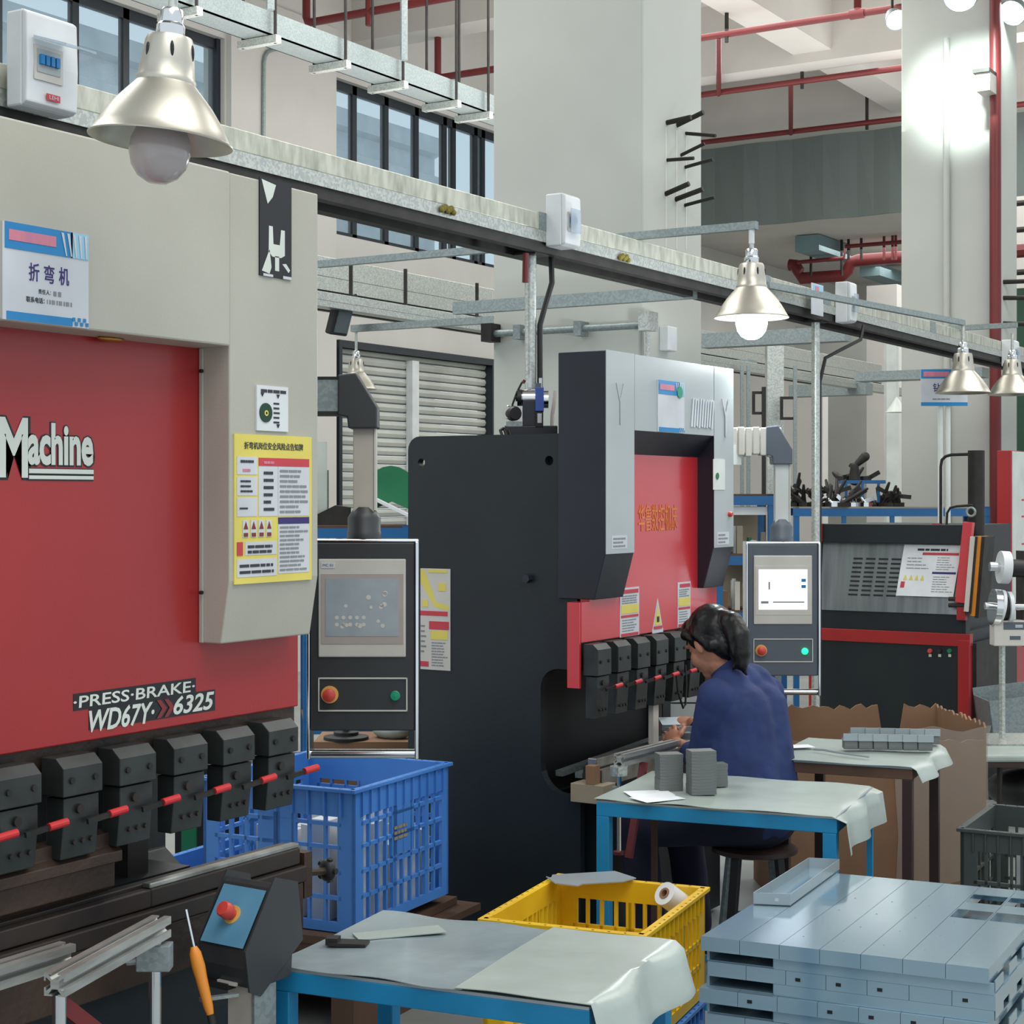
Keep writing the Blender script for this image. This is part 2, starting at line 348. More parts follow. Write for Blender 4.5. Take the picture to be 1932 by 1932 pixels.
# neighbouring building seen through the panes, its cladding ribbed
b = MB(); prof = []
z = 2.5
while z < 7.6:
    prof += [(-17.6, z), (-17.6, z+0.30), (-17.46, z+0.36), (-17.46, z+0.66)]; z += 0.72
poly = prof+[(-17.9, z), (-17.9, 2.5)]
b.prism(poly, 1, 4, 26)
for k in range(3):
    for i in range(130): b.cyl((-17.46, 8+i*0.13, 4.1+1.44*k), (-17.42, 8+i*0.13, 4.1+1.44*k), 0.03, n=6)
tag(b.build('neighbour_building', M['corr']), 'grey-blue ribbed cladding of the next building seen through the high windows', 'building')
# roller shutter door
b = MB().box(XW-0.12, XW+0.04, D0-0.05, D1+0.02, DZ, DZ+0.07).box(XW-0.12, XW+0.04, D1-0.14, D1+0.02, 0, DZ).box(XW-0.12, XW+0.04, D0-0.05, D0, 0, DZ)
dr = struct('door_1', b, M['steelframe'])
b = MB(); z = 0.0
while z < DZ-0.02:
    b.prism([(XW-0.12, z), (XW-0.06, z+0.01), (XW-0.045, z+0.045), (XW-0.06, z+0.08), (XW-0.12, z+0.085)], 1, D0, D1-0.14); z += 0.09
struct('shutter_slats', b, M['shutter'], parent=dr)
yc = yx(780, XW)
struct('shutter_post', MB().box(XW-0.05, XW+0.03, yc-0.06, yc+0.06, 0, DZ-0.05), M['white'], parent=dr)
# columns
def colm(n, x0, x1, y0, y1):
    return struct('column_%d' % n, MB().box(x0, x1, y0, y1, 0, 6.9), M['column'], bevel=0.012)
PY = 7.3; PX1 = xy(1213, PY); PX0 = xy(930, PY); PYb = PY+0.66
colm(1, PX0, PX1, PY, PYb)
QX1 = PX1; QY = yx(1887, QX1); QX0 = xy(1700, QY)
colm(2, QX0, QX1, QY, yx(1919, QX1))
colm(3, PX0, PX1, 0.9, 1.6)
# beams
for i, y in enumerate((4.4, 7.4, 10.5, 13.6, 16.7, 19.9)):
    struct('beam_%d' % (i+1), MB().box(XW, 3.2, y, y+0.36, 6.15, 6.9), M['ceil'])
for i, x in enumerate((-6.8, -4.25, 0.8)):
    struct('beam_%d' % (i+10), MB().box(x, x+0.42, 0, 20.25, 6.25, 6.9), M['ceil'])
# far wall and partitions
struct('wall_far', MB().box(-12, 4, 27, 27.2, 0, 5.2), M['wall'])
b = MB().box(xy(1500, 24), xy(1635, 24), 24, 24.3, 0, 4.2); struct('wall_partition', b, M['column'])
struct('wall_partition_grey', MB().box(xy(1635, 23), xy(1692, 23), 23, 23.3, 0, 4.6), M['wall'])
struct('wall_niche', MB().box(xy(1330, 22), xy(1500, 22)+0.4, 22, 22.2, 0, 3.4), M['wall'])
# ------------------------------------------------------------------ OVERHEAD
yb = 20.22
zb = zy(1700, 402, yb)
b = MB(); n = 24
xl, xr = xy(1322, yb), xy(1925, yb)+1
vs = []
for k, (z, ) in enumerate([(6.2,), (zb,)]):
    for i in range(n+1):
        x = xl+(xr-xl)*i/n; vs.append((x, yb-0.05+0.03*math.sin(i*1.3+k), z))
m = len(vs); b.add(vs+[(p[0], p[1]+0.02, p[2]) for p in vs], [(i, i+1, n+2+i, n+1+i) for i in range(n)]+[(m+i, m+n+1+i, m+n+2+i, m+i+1) for i in range(n)])
solo('hanging_banner', b, M['dkgrey'], 'wide dark grey smoke curtain hanging below the beams between the columns', 'curtain')
ZP = 6.05
PL = []
for i, (u0, v0, u1, v1, lab) in enumerate([
        (1330, 71, 1515, 42, 'uppermost red sprinkler pipe between the two columns'),
        (1330, 181, 1515, 153, 'middle red sprinkler pipe between the two columns'),
        (1330, 271, 1515, 246, 'lowest red sprinkler pipe, just above the dark curtain')]):
    p = onz(u1, v1, ZP); t = thing('sprinkler_pipe', lab, 'pipe', (0, p.y, ZP), 0, 'red sprinkler pipes')
    xa, xb2 = xy(1300, p.y), xy(1760, p.y)
    if i == 2: xb2 = xy(1990, p.y)
    MB().cyl((xa, p.y, ZP), (xb2, p.y, ZP), 0.032, n=12).build('pipe_run', M['redpipe'], t, smooth=True)
    PL.append((t, p.y))
def xat(u, i): return xy(u, PL[i][1])
for u, i in ((1362, 0), (1505, 1), (1628, 2)):
    t, y = PL[i]; x = xat(u, i); MB().cyl((x+0.05, y, ZP-0.08), (x+0.05, y, ZP+0.55), 0.02, n=8).build('hanger_rod', M['darksteel'], t)
for u, i, j in ((1356, 0, 1), (1492, 1, 2)):
    t, y = PL[i]; x = xat(u, i)
    # cross link running back to the next pipe
    MB().cyl((x, y, ZP-0.02), (xat(u, j), PL[j][1], ZP-0.02), 0.026, n=10).build('cross_pipe', M['redpipe'], t, smooth=True)
t, y = PL[0]; x = xat(1618, 0); MB().cyl((x, y, ZP), (x, y, 6.5), 0.035, n=10).sweep([(x-0.07, y, ZP), (x+0.07, y, ZP)], 0.045, 12).build('riser_tee', M['redpipe'], t, smooth=True)
# left pair
def hpipe(uA, vA, uB, vB, y, r, lab, ups, m=None):
    z = zy(uA, vA, y); xa, xb2 = xy(uA, y), xy(uB, y)
    t = thing('sprinkler_pipe', lab, 'pipe', (xa, y, z), 0, 'red sprinkler pipes')
    MB().sweep([(xa, y, z+1.2), (xa, y, z+0.05), (xa+0.015, y, z+0.015), (xa+0.05, y, z), (xb2, y, z)], r, 10).build('pipe_run', M['redpipe'], t, smooth=True)
    for u in ups:
        x = xy(u, y); MB().cyl((x, y, z-0.12), (x, y, z+1.2), r, n=8).build('hanger_rod', M['redpipe'], t)
hpipe(578, 44, 1000, -28, 12.0, 0.036, 'thin red sprinkler pipe with a bend, above the left windows', [697])
hpipe(826, 147, 990, 122, 13.9, 0.034, 'short red pipe dropping in an L beside the left column', [])
# high cable tray along the window wall
XT = -8.0; zt = zx(547, 92, XT)
t = thing('cable_tray', 'galvanised cable tray hung high along the window wall', 'cable tray', (XT, 8, zt), 0)
ya, ye = 7.5, 15.5
MB().box(XT-0.12, XT-0.11, ya, ye, zt, zt+0.17).box(XT+0.11, XT+0.12, ya, ye, zt, zt+0.17).box(XT-0.12, XT+0.12, ya, ye, zt, zt+0.012).build('tray_channel', M['galvdull'], t)
for u in (392, 540, 672, 780, 880, 940):
    y = yx(u, XT+0.25)
    MB().box(XT-0.18, XT+0.18, y-0.03, y+0.03, zt-0.06, zt-0.005).build('trapeze_bracket', M['galv'], t)
    MB().cyl((XT+0.15, y, zt-0.06), (XT+0.15, y, 6.3), 0.012, n=8).cyl((XT-0.15, y, zt-0.06), (XT-0.15, y, 6.3), 0.012, n=8).build('hanger_rod', M['darksteel'], t)
for u in (510, 762):
    y = yx(u, XT+0.3); MB().cyl((XT+0.3, y, zt+0.1), (XT+0.3, y, 6.3), 0.03, n=8).build('conduit', M['galvdull'], t)
y = yx(500, XW+0.1)
b = MB().sweep([onx(u, v, XW+.08) for u, v in ((545, 90), (515, 93), (505, 98), (500, 106), (498, 118), (497, 260), (497, 330))], 0.018, 8)
solo('wall_conduit', b, M['galvdull'], 'thin grey conduit running down the white wall left of the windows', 'conduit')

# main trunking line along the row of presses
TX = -3.25; zt1 = 2.712
def trunk(x, w_, z1, h, y0, y1, name, lab, low=True, mt='steelrough', joints=()):
    t = thing(name, lab, 'cable trunking', (x-w_/2, y0, z1-h), 0)
    MB().box(x-w_, x, y0, y1, z1-h*0.55, z1).build('trunking_box', M[mt], t, bevel=0.003)
    MB().box(x-w_, x+0.003, y0, y1, z1-h*0.93, z1-h*0.56).build('lower_channel', M['galv'], t)
    if low:
        MB().box(x-w_-0.02, x-w_+0.03, y0, y1, z1-h*1.3, z1-h*0.94).box(x-0.045, x-0.005, y0, y1, z1-h*1.25, z1-h*0.94).box(x-w_+0.03, x-0.045, y0, y1, z1-h*1.0, z1-h*0.94).build('support_rail', M['darksteel'], t)
    for y in joints: MB().box(x-w_-0.002, x+0.004, y-0.05, y+0.05, z1-h*0.56, z1+0.003).build('joint_sleeve', M['galvdull'], t)
    return t
mt = trunk(TX, 0.15, zt1, 0.115, 1.0, 17.0, 'cable_trunking', 'long weathered galvanised trunking running over the row of machines', joints=[yx(u, TX) for u in (1030, 1445, 1560, 1760)])
for u, v in ((845, 395), (1178, 486)):
    p = onx(u, v, TX+0.01); bb = MB()
    for k in range(7): bb.ell(p+V((0, (k-3)*0.012, 0.006*(k % 3)-0.006)), 0.008, 0.012, 0.011, n=8, m=6)
    bb.build('rust_patch', M['mosspatch'], mt, smooth=True, label='mossy yellow-brown spot')
def pole(u, y_top_z, z0, lab, r=0.022, x=TX-0.075):
    y = yx(u, x)
    t = thing('support_pole', lab, 'pole', (x, y, z0), 0, 'poles under the trunking')
    MB().cyl((x, y, z0), (x, y, y_top_z), r, n=16).build('tube', M['galv'], t, smooth=True)
    MB().box(x-0.05, x+0.05, y-0.05, y+0.05, y_top_z-0.01, y_top_z).build('top_plate', M['darksteel'], t)
    return t, V((x, y, z0))
# rear trunkings
rt7 = trunk(-7.0, 0.3, zx(605, 488, -7.0)+0.02, 0.24, 8.2, 20.0, 'cable_trunking', 'wide grey trunking across the shutter door, in the rear aisle', mt='galv')
rt = trunk(-6.0, 0.10, zx(605, 549, -6.0), 0.09, 6.5, 18.0, 'cable_trunking', 'narrow bright trunking in the rear aisle, lowest of the rear lines', low=False, mt='galv')
for u in (662, 765, 900):
    y = yx(u, -6.05); MB().cyl((-6.05, y, zx(605, 549, -6.0)), (-6.05, y, 3.05), 0.012, n=6).build('hanger_rod', M['darksteel'], rt)
MB().cyl((-7.15, 12.3, zx(605, 488, -7.0)), (-7.15, 12.3, 6.9), .012, n=8).build('hanger_rod', M['darksteel'], rt7)
# cross struts
def strut(u0, v0, u1, v1, y, lab, m='galvdull', w_=0.04, h=0.045, z=None):
    z = z or zy(u1, v1, y); x0, x1 = xy(u0, y), xy(u1, y)
    return solo('cross_strut', MB().box(x0, x1, y-w_/2, y+w_/2, z-h/2, z+h/2), M[m], lab, 'strut', 'steel cross struts')
L2 = P(1418, 597, 6.9)
strut(600, 475, 1428, 425, L2.y, 'long thin galvanised arm carrying the lit lamp over the trunking', w_=0.03, h=0.032)
strut(858, 580, 1312, 551, 7.1, 'grey slotted strut from the trunking back across the column face', h=0.06)
strut(1330, 640, 1600, 630, 11.0, 'wide grey strut behind the lit lamp, right of the near column', h=0.10, w_=0.12)
S3 = strut(665, 624, 935, 603, P(672, 735, 10.2).y, 'thin strut holding the rear lamp before the shutter door', h=0.04)
# small sections of rear aisle tray right of the column
for (u0, u1, v, y, hh) in ((1330, 1420, 690, 14.0, .05), (1495, 1640, 745, 16.5, .12), (1620, 1860, 712, 12.6, .07)):
    z = zy(u1, v, y); x0, x1 = xy(u0, y), xy(u1, y)
    b = MB().box(x0, x1, y-0.1, y+0.1, z, z+hh)
    solo('cross_strut', b, M['galvdull'], {1330: 'short dark strut behind the second press, right of the column', 1495: 'distant grey hanging tray section left of the far column', 1620: 'grey square beam in front of the far column foot of the trunking'}[u0], 'strut', 'steel cross struts')
# pipe along the face of the near column
z = zy(1215, 613, PY-0.05); x0, x1 = xy(928, PY-0.05), xy(1222, PY-0.05)
t = thing('wall_conduit', 'horizontal galvanised conduit fixed across the near column', 'conduit', (x0, PY, z))
MB().cyl((x0, PY-0.05, z), (x1, PY-0.05, z), 0.018, n=10).build('pipe', M['galvdull'], t, smooth=True)
MB().box(x0-0.04, x0+0.02, PY-0.09, PY, z-0.04, z+0.05).build('elbow_box', M['darksteel'], t)
for u in (980, 1094): x = xy(u, PY-0.05); MB().box(x-0.02, x+0.02, PY-0.08, PY, z-0.035, z+0.035).build('pipe_clip', M['galvdull'], t)
MB().box(x1-0.03, x1+0.03, PY-0.09, PY, z-0.03, z+0.06).cyl((x1, PY-0.05, z-0.03), (x1, PY-0.05, z-0.5), 0.012, n=8).build('junction_box', M['galv'], t)
p = onx(1252, 640, PX1); solo('socket_box', MB().box(PX1, PX1+0.05, p.y-0.05, p.y+0.05, p.z-0.06, p.z+0.06), M['white'], 'white socket box on the near column above the second press', 'socket', bevel=0.005)
# rod stubs on columns
STUBS = [(1258, 232, 1305, 221), (1278, 237, 1318, 213), (1294, 251, 1343, 257), (1285, 294, 1328, 271), (1258, 302, 1305, 299), (1293, 316, 1325, 303), (1256, 367, 1296, 347), (1275, 377, 1324, 357), (1292, 388, 1340, 373)]
for k, (a, c, e, g) in enumerate(STUBS):
    p = onx(a, c, PX1); D = (p-EYE).dot(FW)
    q = p+V((0.13+0.02*(k % 3), 0, 0)); zz = (HY-g)/F*((q-EYE).dot(FW))+H
    q.z = zz
    # slide along Y so the stub leans like its neighbours
    uu = (q-EYE).dot(RT)/(q-EYE).dot(FW)*F+CX
    q.y += (e-uu)/F*((q-EYE).dot(FW))*0.55
    t = solo('steel_rod_stub', MB().cyl(p-V((0.01, 0, 0)), q, 0.013 if k in (0, 1, 6, 7) else 0.009, n=8), M['darksteel'], 'dark threaded rod stubs sticking out of the near column', 'rod', 'rod stubs on the near column')
for k, u in enumerate((1256, 1276, 1294)):
    p = onx(u, 240, PX1); solo('rust_streak', MB().box(PX1, PX1+0.002, p.y-0.006, p.y+0.006, zx(u, 470, PX1), zx(u, 240+5*k, PX1)), M['wall'], 'thin grey drip line on the near column, one of three', 'stain', 'drip lines on the near column')
for k, (v, e) in enumerate(((532, 1932), (562, 1930), (610, 1922))):
    p = onx(1893, v, QX1); solo('steel_rod_stub', MB().cyl(p-V((0.01, 0, 0)), p+V((0.5, 0.3, 0.02*(1-k))), 0.018, n=8), M['darksteel'], 'dark rod stubs sticking out of the far column at the right', 'rod', 'rod stubs on the far column')
# far column services
x = QX1+0.06; yq = QY-0.06
t = thing('fire_riser', 'red vertical fire pipe on the corner of the far column', 'pipe', (x-0.04, yq, 0))
xr = xy(1878, yq)
MB().cyl((xr, yq, 0), (xr, yq, 6.9), 0.045, n=14).build('pipe', M['redpipe'], t, smooth=True)
b = MB().cyl((xy(1786, QY-0.02), QY-0.02, 0), (xy(1786, QY-0.02), QY-0.02, 5.3), 0.025, n=10)
solo('wall_conduit', b, M['column'], 'white conduit running up the middle of the far column', 'conduit', smooth=True)
zz = zy(1868, 140, QY-0.2); xx = xy(1866, QY-0.2)
t = thing('siren_box', 'small box on a bracket beside the red riser of the far column', 'alarm', (xx, QY-0.15, zz-0.1))
MB().box(xx-0.10, xx+0.03, QY-0.3, QY-0.05, zz, zz+0.03).build('cap', M['darksteel'], t)
MB().box(xx-0.08, xx+0.03, QY-0.28, QY-0.05, zz-0.14, zz).build('body', M['bezel'], t)
def floodlight(u, v, D, tgt, lab, e, r=0.1, face=None, cone=70):
    p = P(u, v, D); t = thing('floodlight', lab, 'floodlight', p); d = V(face).normalized() if face else (V(tgt)-p).normalized()
    MB().lathe([(0.02, -0.13), (0.05, -0.11), (r*0.8, -0.05), (r, 0.02), (r*0.95, 0.025)], p, 24, d).build('housing', M['galvdull'], t, smooth=True)
    MB().lathe([(0.001, 0.012), (r*0.92, 0.0125)], p, 24, d).build('lens', M['flood'], t)
    MB().cyl(p-d*0.1, p-d*0.1+V((0, 0, 0.25)), 0.012, n=8).build('bracket', M['darksteel'], t)
    if e: light('SPOT', 'floodlight_beam', p+d*0.05, e, (0.86, 1, 0.95), 0.08, target=tgt, spot_size=math.radians(cone), spot_blend=0.7)
pc2 = V((xy(1830, QY), QY, zy(1830, 150, QY)))
floodlight(1812, -10, 12.75, V((xy(1835, QY), QY, zy(1830, 130, QY))), 'lit floodlight at the top of the far column', 520, 0.13, (.15, -.75, -.8), 62)
floodlight(1912, 22, 13.4, V((QX1, QY+0.4, 4.8)), 'lit floodlight right of the red riser at the top edge', 60, 0.11, (-.2, -.8, -.7))
floodlight(1690, 36, 14.0, P(1740, 120, 12.0), 'small lit floodlight left of the far column', 0, 0.09, (.5, -.6, -.6))
p = P(640, 605, 10.0)
t = thing('floodlight', 'black square floodlight unlit under the rear trunking', 'floodlight', p)
R = Matrix.Rotation(0.3, 3, 'Y')
MB().obox(p, 0.05, 0.16, 0.17, R).build('housing', M['black'], t, bevel=0.01)
MB().obox(p+V((0.03, 0, -0.01)), 0.01, 0.12, 0.13, R).build('lens', M['glass'], t)
MB().bar(p+V((0, 0, 0.09)), p+V((0.05, 0.1, 0.15)), 0.03, 0.03).build('bracket', M['darksteel'], t)

# ------------------------------------------------------------------ lamps with spun shades
def lamp(u, v, D, dia, label, lit=None, drop=0.0, tilt=(0, 0), bulb=True, armto=None):
    p = P(u, v, D); r = dia/2
    t = thing('pendant_lamp', label, 'lamp', p, 0, 'spun aluminium pendant lamps')
    ax = V((tilt[0], tilt[1], 1)).normalized()
    k = r/0.15; q = lambda pr: [(a*r, b*r) for a, b in pr]
    outer = [(1.0, 0), (1.005, .02), (.975, .04), (.90, .17), (.80, .34), (.68, .51), (.55, .66), (.45, .77), (.40, .83)]
    inner = [(.385, .82), (.44, .74), (.54, .63), (.67, .48), (.79, .31), (.89, .14), (.97, .02), (1.0, 0)]
    MB().lathe(q(outer+inner), p, 56, ax).build('shade', M['shade'], t, smooth=True, angle=70)
    cn = MB().lathe(q([(.415, .80), (.42, .86), (.395, .90), (.375, 1.1), (.335, 1.40), (.31, 1.46), (.0, 1.46)]), p, 36, ax).build('collar', M['shade'], t, smooth=True)
    for i in range(6):
        a = 2*math.pi*(i+0.35)/6; MB().ell(p+ax*1.22*r+V((math.cos(a), math.sin(a), 0))*0.352*r, 0.03*r, 0.03*r, 0.12*r, n=8, m=6).build('vent_slot', M['blackmark'], cn)
    MB().lathe(q([(.19, 1.45), (.20, 1.47), (.20, 1.62), (.165, 1.66), (.165, 1.82), (.14, 1.86), (0, 1.86)]), p, 24, ax).build('socket', M['chrome'], t, smooth=True)
    MB().cyl(p+ax*1.84*r, p+ax*(1.84*r+drop+0.06), 0.010*k, n=10).build('stem', M['galv'], t, smooth=True)
    if bulb:
        MB().lathe(q([(.0, -.58), (.14, -.57), (.28, -.49), (.38, -.35), (.425, -.17), (.415, .02), (.34, .2), (.3, .35), (.2, .8), (0, .8)]), p, 36, ax).build('bulb', M['bulbon' if lit else 'bulboff'], t, smooth=True)
    if lit: light('POINT', 'lamp_glow', p-V((0, 0, 0.13)), lit, (0.92, 0.98, 1), 0.07)
    return p
L1 = lamp(303, 268, 2.95, 0.2475, 'large unlit spun aluminium lamp nearest, over the left press', None, 0.12, (RT.x*.09, RT.y*.09))
L2 = lamp(1418, 600, 6.9, 0.300, 'lit spun aluminium lamp glowing white before the column', 30, 0.02)
L3 = lamp(672, 735, 10.2, 0.25, 'rear aluminium lamp behind the left control pendant arm', None, S3.location.z-P(672, 735, 10.2).z-.29)
L4 = lamp(1817, 742, 9.7, 0.31, 'unlit aluminium lamp hanging in front of the drilling sign', None, 0.05, bulb=False)
L5 = lamp(1910, 745, 10.7, 0.30, 'farthest aluminium lamp at the right edge beside the red riser', None, 0.05, bulb=False)
# arms for lamps
def arm(lp, lab, up, back):
    solo('lamp_strut', MB().box(back, lp.x+0.03, lp.y-0.016, lp.y+0.016, lp.z+up, lp.z+up+0.032), M['galvdull'], lab, 'arm', 'lamp arms')
arm(L1, 'galvanised arm above the nearest lamp at the top left', 0.47, TX-0.15)
strut_z = zt1+0.016
b = MB().bar((TX+0.02, L4.y-2.0, zt1-0.05), (L4.x, L4.y, L4.z+0.4), 0.03, 0.03); solo('lamp_strut', b, M['galvdull'], 'slanting rod in front of the trunking holding the lamp by the sign', 'arm', 'lamp arms')
arm(L5, 'short galvanised arm over the farthest lamp', 0.42, TX-0.15)
# second lamp drop from its long arm
z = zy(1425, 425, L2.y)
solo('lamp_bracket', MB().cyl((L2.x, L2.y, L2.z+0.3), (L2.x, L2.y, z-0.015), 0.012, n=10), M['white'], 'white stub pipe joining the lit lamp to its arm', 'bracket')

# ------------------------------------------------------------------ breaker boxes on the trunking
def breaker(u0, u1, v0, v1, label, front=TX+0.09, full=True, flap=False, dpt=None):
    y0, y1 = yx(u0, front), yx(u1, front); z1, z0 = zx(u0, v0, front), zx(u0, v1, front)
    d = dpt or 0.09
    t = thing('breaker_box', label, 'breaker box', (front-d/2, (y0+y1)/2, z0), 0)
    W_, H_ = y1-y0, z1-z0
    MB().box(front-d, front-0.02, y0, y1, z0, z1).build('back_case', M['white'], t, bevel=0.006)
    MB().prism([(front-0.02, z0), (front-0.02, z1), (front-0.004, z1-0.01), (front, z0+H_*0.45), (front-0.004, z0+0.01)], 1, y0, y1).build('front_cover', M['white'], t, bevel=0.004)
    fc = Face((front, y0, z1), (0, W_, 0), (0, 0, -H_))
    mb = MB(); fc.rect(mb, 0.12, 0.68, 0.36, 0.72, 0.0, 0.002); mb.build('window_frame', M['bezel'], t)
    mb = MB(); fc.rect(mb, 0.17, 0.62, 0.40, 0.64, 0.001, 0.003); wi = mb.build('breaker_strip', M['greycover'], t)
    mb = MB()
    for i in range(4): fc.rect(mb, 0.2+i*0.1, 0.27+i*0.1, 0.46, 0.56, 0.004, 0.008)
    mb.build('toggles', M['signblue'], t, label='blue breaker toggles')
    if flap:
        a, c = fc.pt(0.1, 0.30, 0.003), fc.pt(0.70, 0.30, 0.003)
        o = V((0.11, 0.0, -0.035))
        mb = MB(); q = [a, c, c+o, a+o]; mb.add(q+[p+V((0, 0, 0.006)) for p in q], [(0, 1, 2, 3), (4, 7, 6, 5), (0, 4, 5, 1), (1, 5, 6, 2), (2, 6, 7, 3), (3, 7, 4, 0)])
        mb.build('hinged_flap', M['clear'], t, label='open clear flap')
    else:
        mb = MB(); fc.rect(mb, 0.1, 0.72, 0.30, 0.75, 0.014, 0.003); mb.build('window_flap', M['clear'], t)
    if flap:
        mb = MB(); fc.rect(mb, 0.36, 0.62, 0.84, 0.91, 0.001, 0.002); lb = mb.build('maker_badge', M['signred'], t, label='small red badge')
        fc.txt('badge_lettering', t, 'LEHI', M['signwhite'], 0.40, 0.58, 0.855, 0.895, 0.004)
    return t
breaker(52, 148, 12, 196, 'large white breaker box with open flap at the top left', flap=True, front=TX+0.09, dpt=0.075)
breaker(1068, 1097, 362, 462, 'white breaker box on the trunking before the near column')
breaker(1606, 1618, 530, 607, 'white breaker box on the trunking right of the lit lamp')
breaker(1914, 1924, 640, 690, 'farthest white breaker box at the right end of the trunking')
# notice plate clipped on trunking
fc = faceX(1530, 1552, 533, 592, TX+0.03); t = thing('machine_sign', 'small white sign with pale blue band on the trunking', 'sign', fc.pt(.5, 1))
mb = MB(); fc.rect(mb, 0, 1, 0, 1, 0, 0.004); mb.build('board', M['signwhite'], t)
mb = MB(); fc.rect(mb, 0.15, 0.95, 0.03, 0.35, 0.004); mb.build('top_band', M['signlite'], t)
mb = MB(); fc.rect(mb, 0.3, 0.6, 0.08, 0.3, 0.0055); mb.build('pink_mark', M['signpink'], t)
# poles and cables
pA, fA = pole(1001, zt1-0.14, 1.872, 'galvanised pole standing on the second press beside its valve')
pB, fB = pole(1539, zt1-0.14, 0.0, 'galvanised pole rising behind the third machine left end')
p = fA; b = MB().sweep([(p.x+0.02, p.y+0.12, zt1-0.13), (p.x+0.03, p.y+0.11, 2.47), (p.x+0.03, p.y+0.06, 2.38), (p.x+0.03, p.y+0.02, 2.30), (p.x+0.03, p.y+0.02, 2.0), (p.x+0.03, p.y+0.02, 1.94)], 0.011, 8)
solo('power_cable', b, M['black'], 'black cable looping down the pole to the second press', 'cable', 'power cables', smooth=True)
p = fB; b = MB().sweep([(p.x+0.1, p.y+0.45, zt1-0.13), (p.x+0.1, p.y+0.40, 2.50), (p.x+0.08, p.y+0.2, 2.44), (p.x+0.03, p.y+0.06, 2.38), (p.x+0.012, p.y+0.026, 2.25), (p.x+0.012, p.y+0.026, 0.4)], 0.010, 8)
solo('power_cable', b, M['black'], 'black cable curving onto the pole behind the third machine', 'cable', 'power cables', smooth=True)
b = MB().cyl(onx(992, 478, TX-0.02), onx(991, 533, TX-0.02), 0.012, n=10)
solo('hanging_plug', b, M['redpipe'], 'dark red plug hanging under the trunking beside the pole', 'plug')
# big red main far under the low ceiling
y = 22.5; b = MB()
pts = [(1490, 500), (1500, 500), (1507, 512), (1512, 525), (1590, 520), (1600, 510), (1606, 495), (1620, 491), (1720, 484)]
b.sweep([(xy(u, y), y, zy(u, v, y)) for u, v in pts], 0.085, 12)
solo('fire_main', b, M['redpipe'], 'thick red fire main with two bends under the low far ceiling', 'pipe', smooth=True)
b = MB(); y = 22.0
b.sweep([(xy(u, y), y, zy(u, v, y)) for u, v in [(1505, 495), (1592, 487), (1596, 465), (1720, 455)]], 0.028, 8)
solo('sprinkler_pipe', b, M['redpipe'], 'thin red stepped pipe above the thick fire main', 'pipe', 'red sprinkler pipes')
for u in (1530, 1588, 1601, 1625, 1668, 1684, 1690):
    x = xy(u, 22.2); b = MB().cyl((x, 22.2, zy(u, 490 if u > 1600 else 520, 22.2)), (x, 22.2, 5.2), 0.02, n=6)
    solo('hanger_rod', b, M['darksteel' if u < 1660 else 'redpipe'], 'thin dark hanger rods holding the far red pipes', 'rod', 'hanger rods of the far pipes')
for (u0, u1, v0, v1, y) in ((1500, 1545, 430, 475, 21.5), (1555, 1590, 440, 480, 23.5), (1622, 1660, 500, 522, 24.0)):
    solo('air_duct', MB().box(xy(u0, y), xy(u1, y), y, y+1.2, zy(u0, v1, y), min(5.14, zy(u0, v0, y))), M['tealbox'], {1500: 'grey-green duct nearest the curtain under the low ceiling', 1555: 'grey-green duct above the dip in the red main', 1622: 'small grey-green duct below the red main'}[u0], 'duct', 'ducts under the far ceiling')
# green door and dark stripes at the right edge
struct('door_2', MB().box(xy(1905, 18), xy(1990, 18), 18, 18.1, 0, zy(1905, 545, 18)), M['dkgreen'])
struct('wall_right_far', MB().box(xy(1903, 18.3), xy(2000, 18.3), 18.3, 18.5, 0, zy(1905, 372, 18.3)), M['wall'])
for k, v in enumerate((385, 435, 475, 515)):
    b = MB().cyl((xy(1905, 17.8), 17.8, zy(1905, v, 17.8)), (xy(2000, 17.8), 17.8, zy(1905, v, 17.8)), 0.07 if k == 2 else 0.03, n=8)
    solo('wall_pipe', b, M['redpipe' if k == 2 else 'darksteel'], {0: 'upper dark pipe', 1: 'second dark pipe', 2: 'thick red pipe', 3: 'lowest dark pipe'}[k]+' crossing the far wall at the right edge', 'pipe', 'pipes at the right edge')
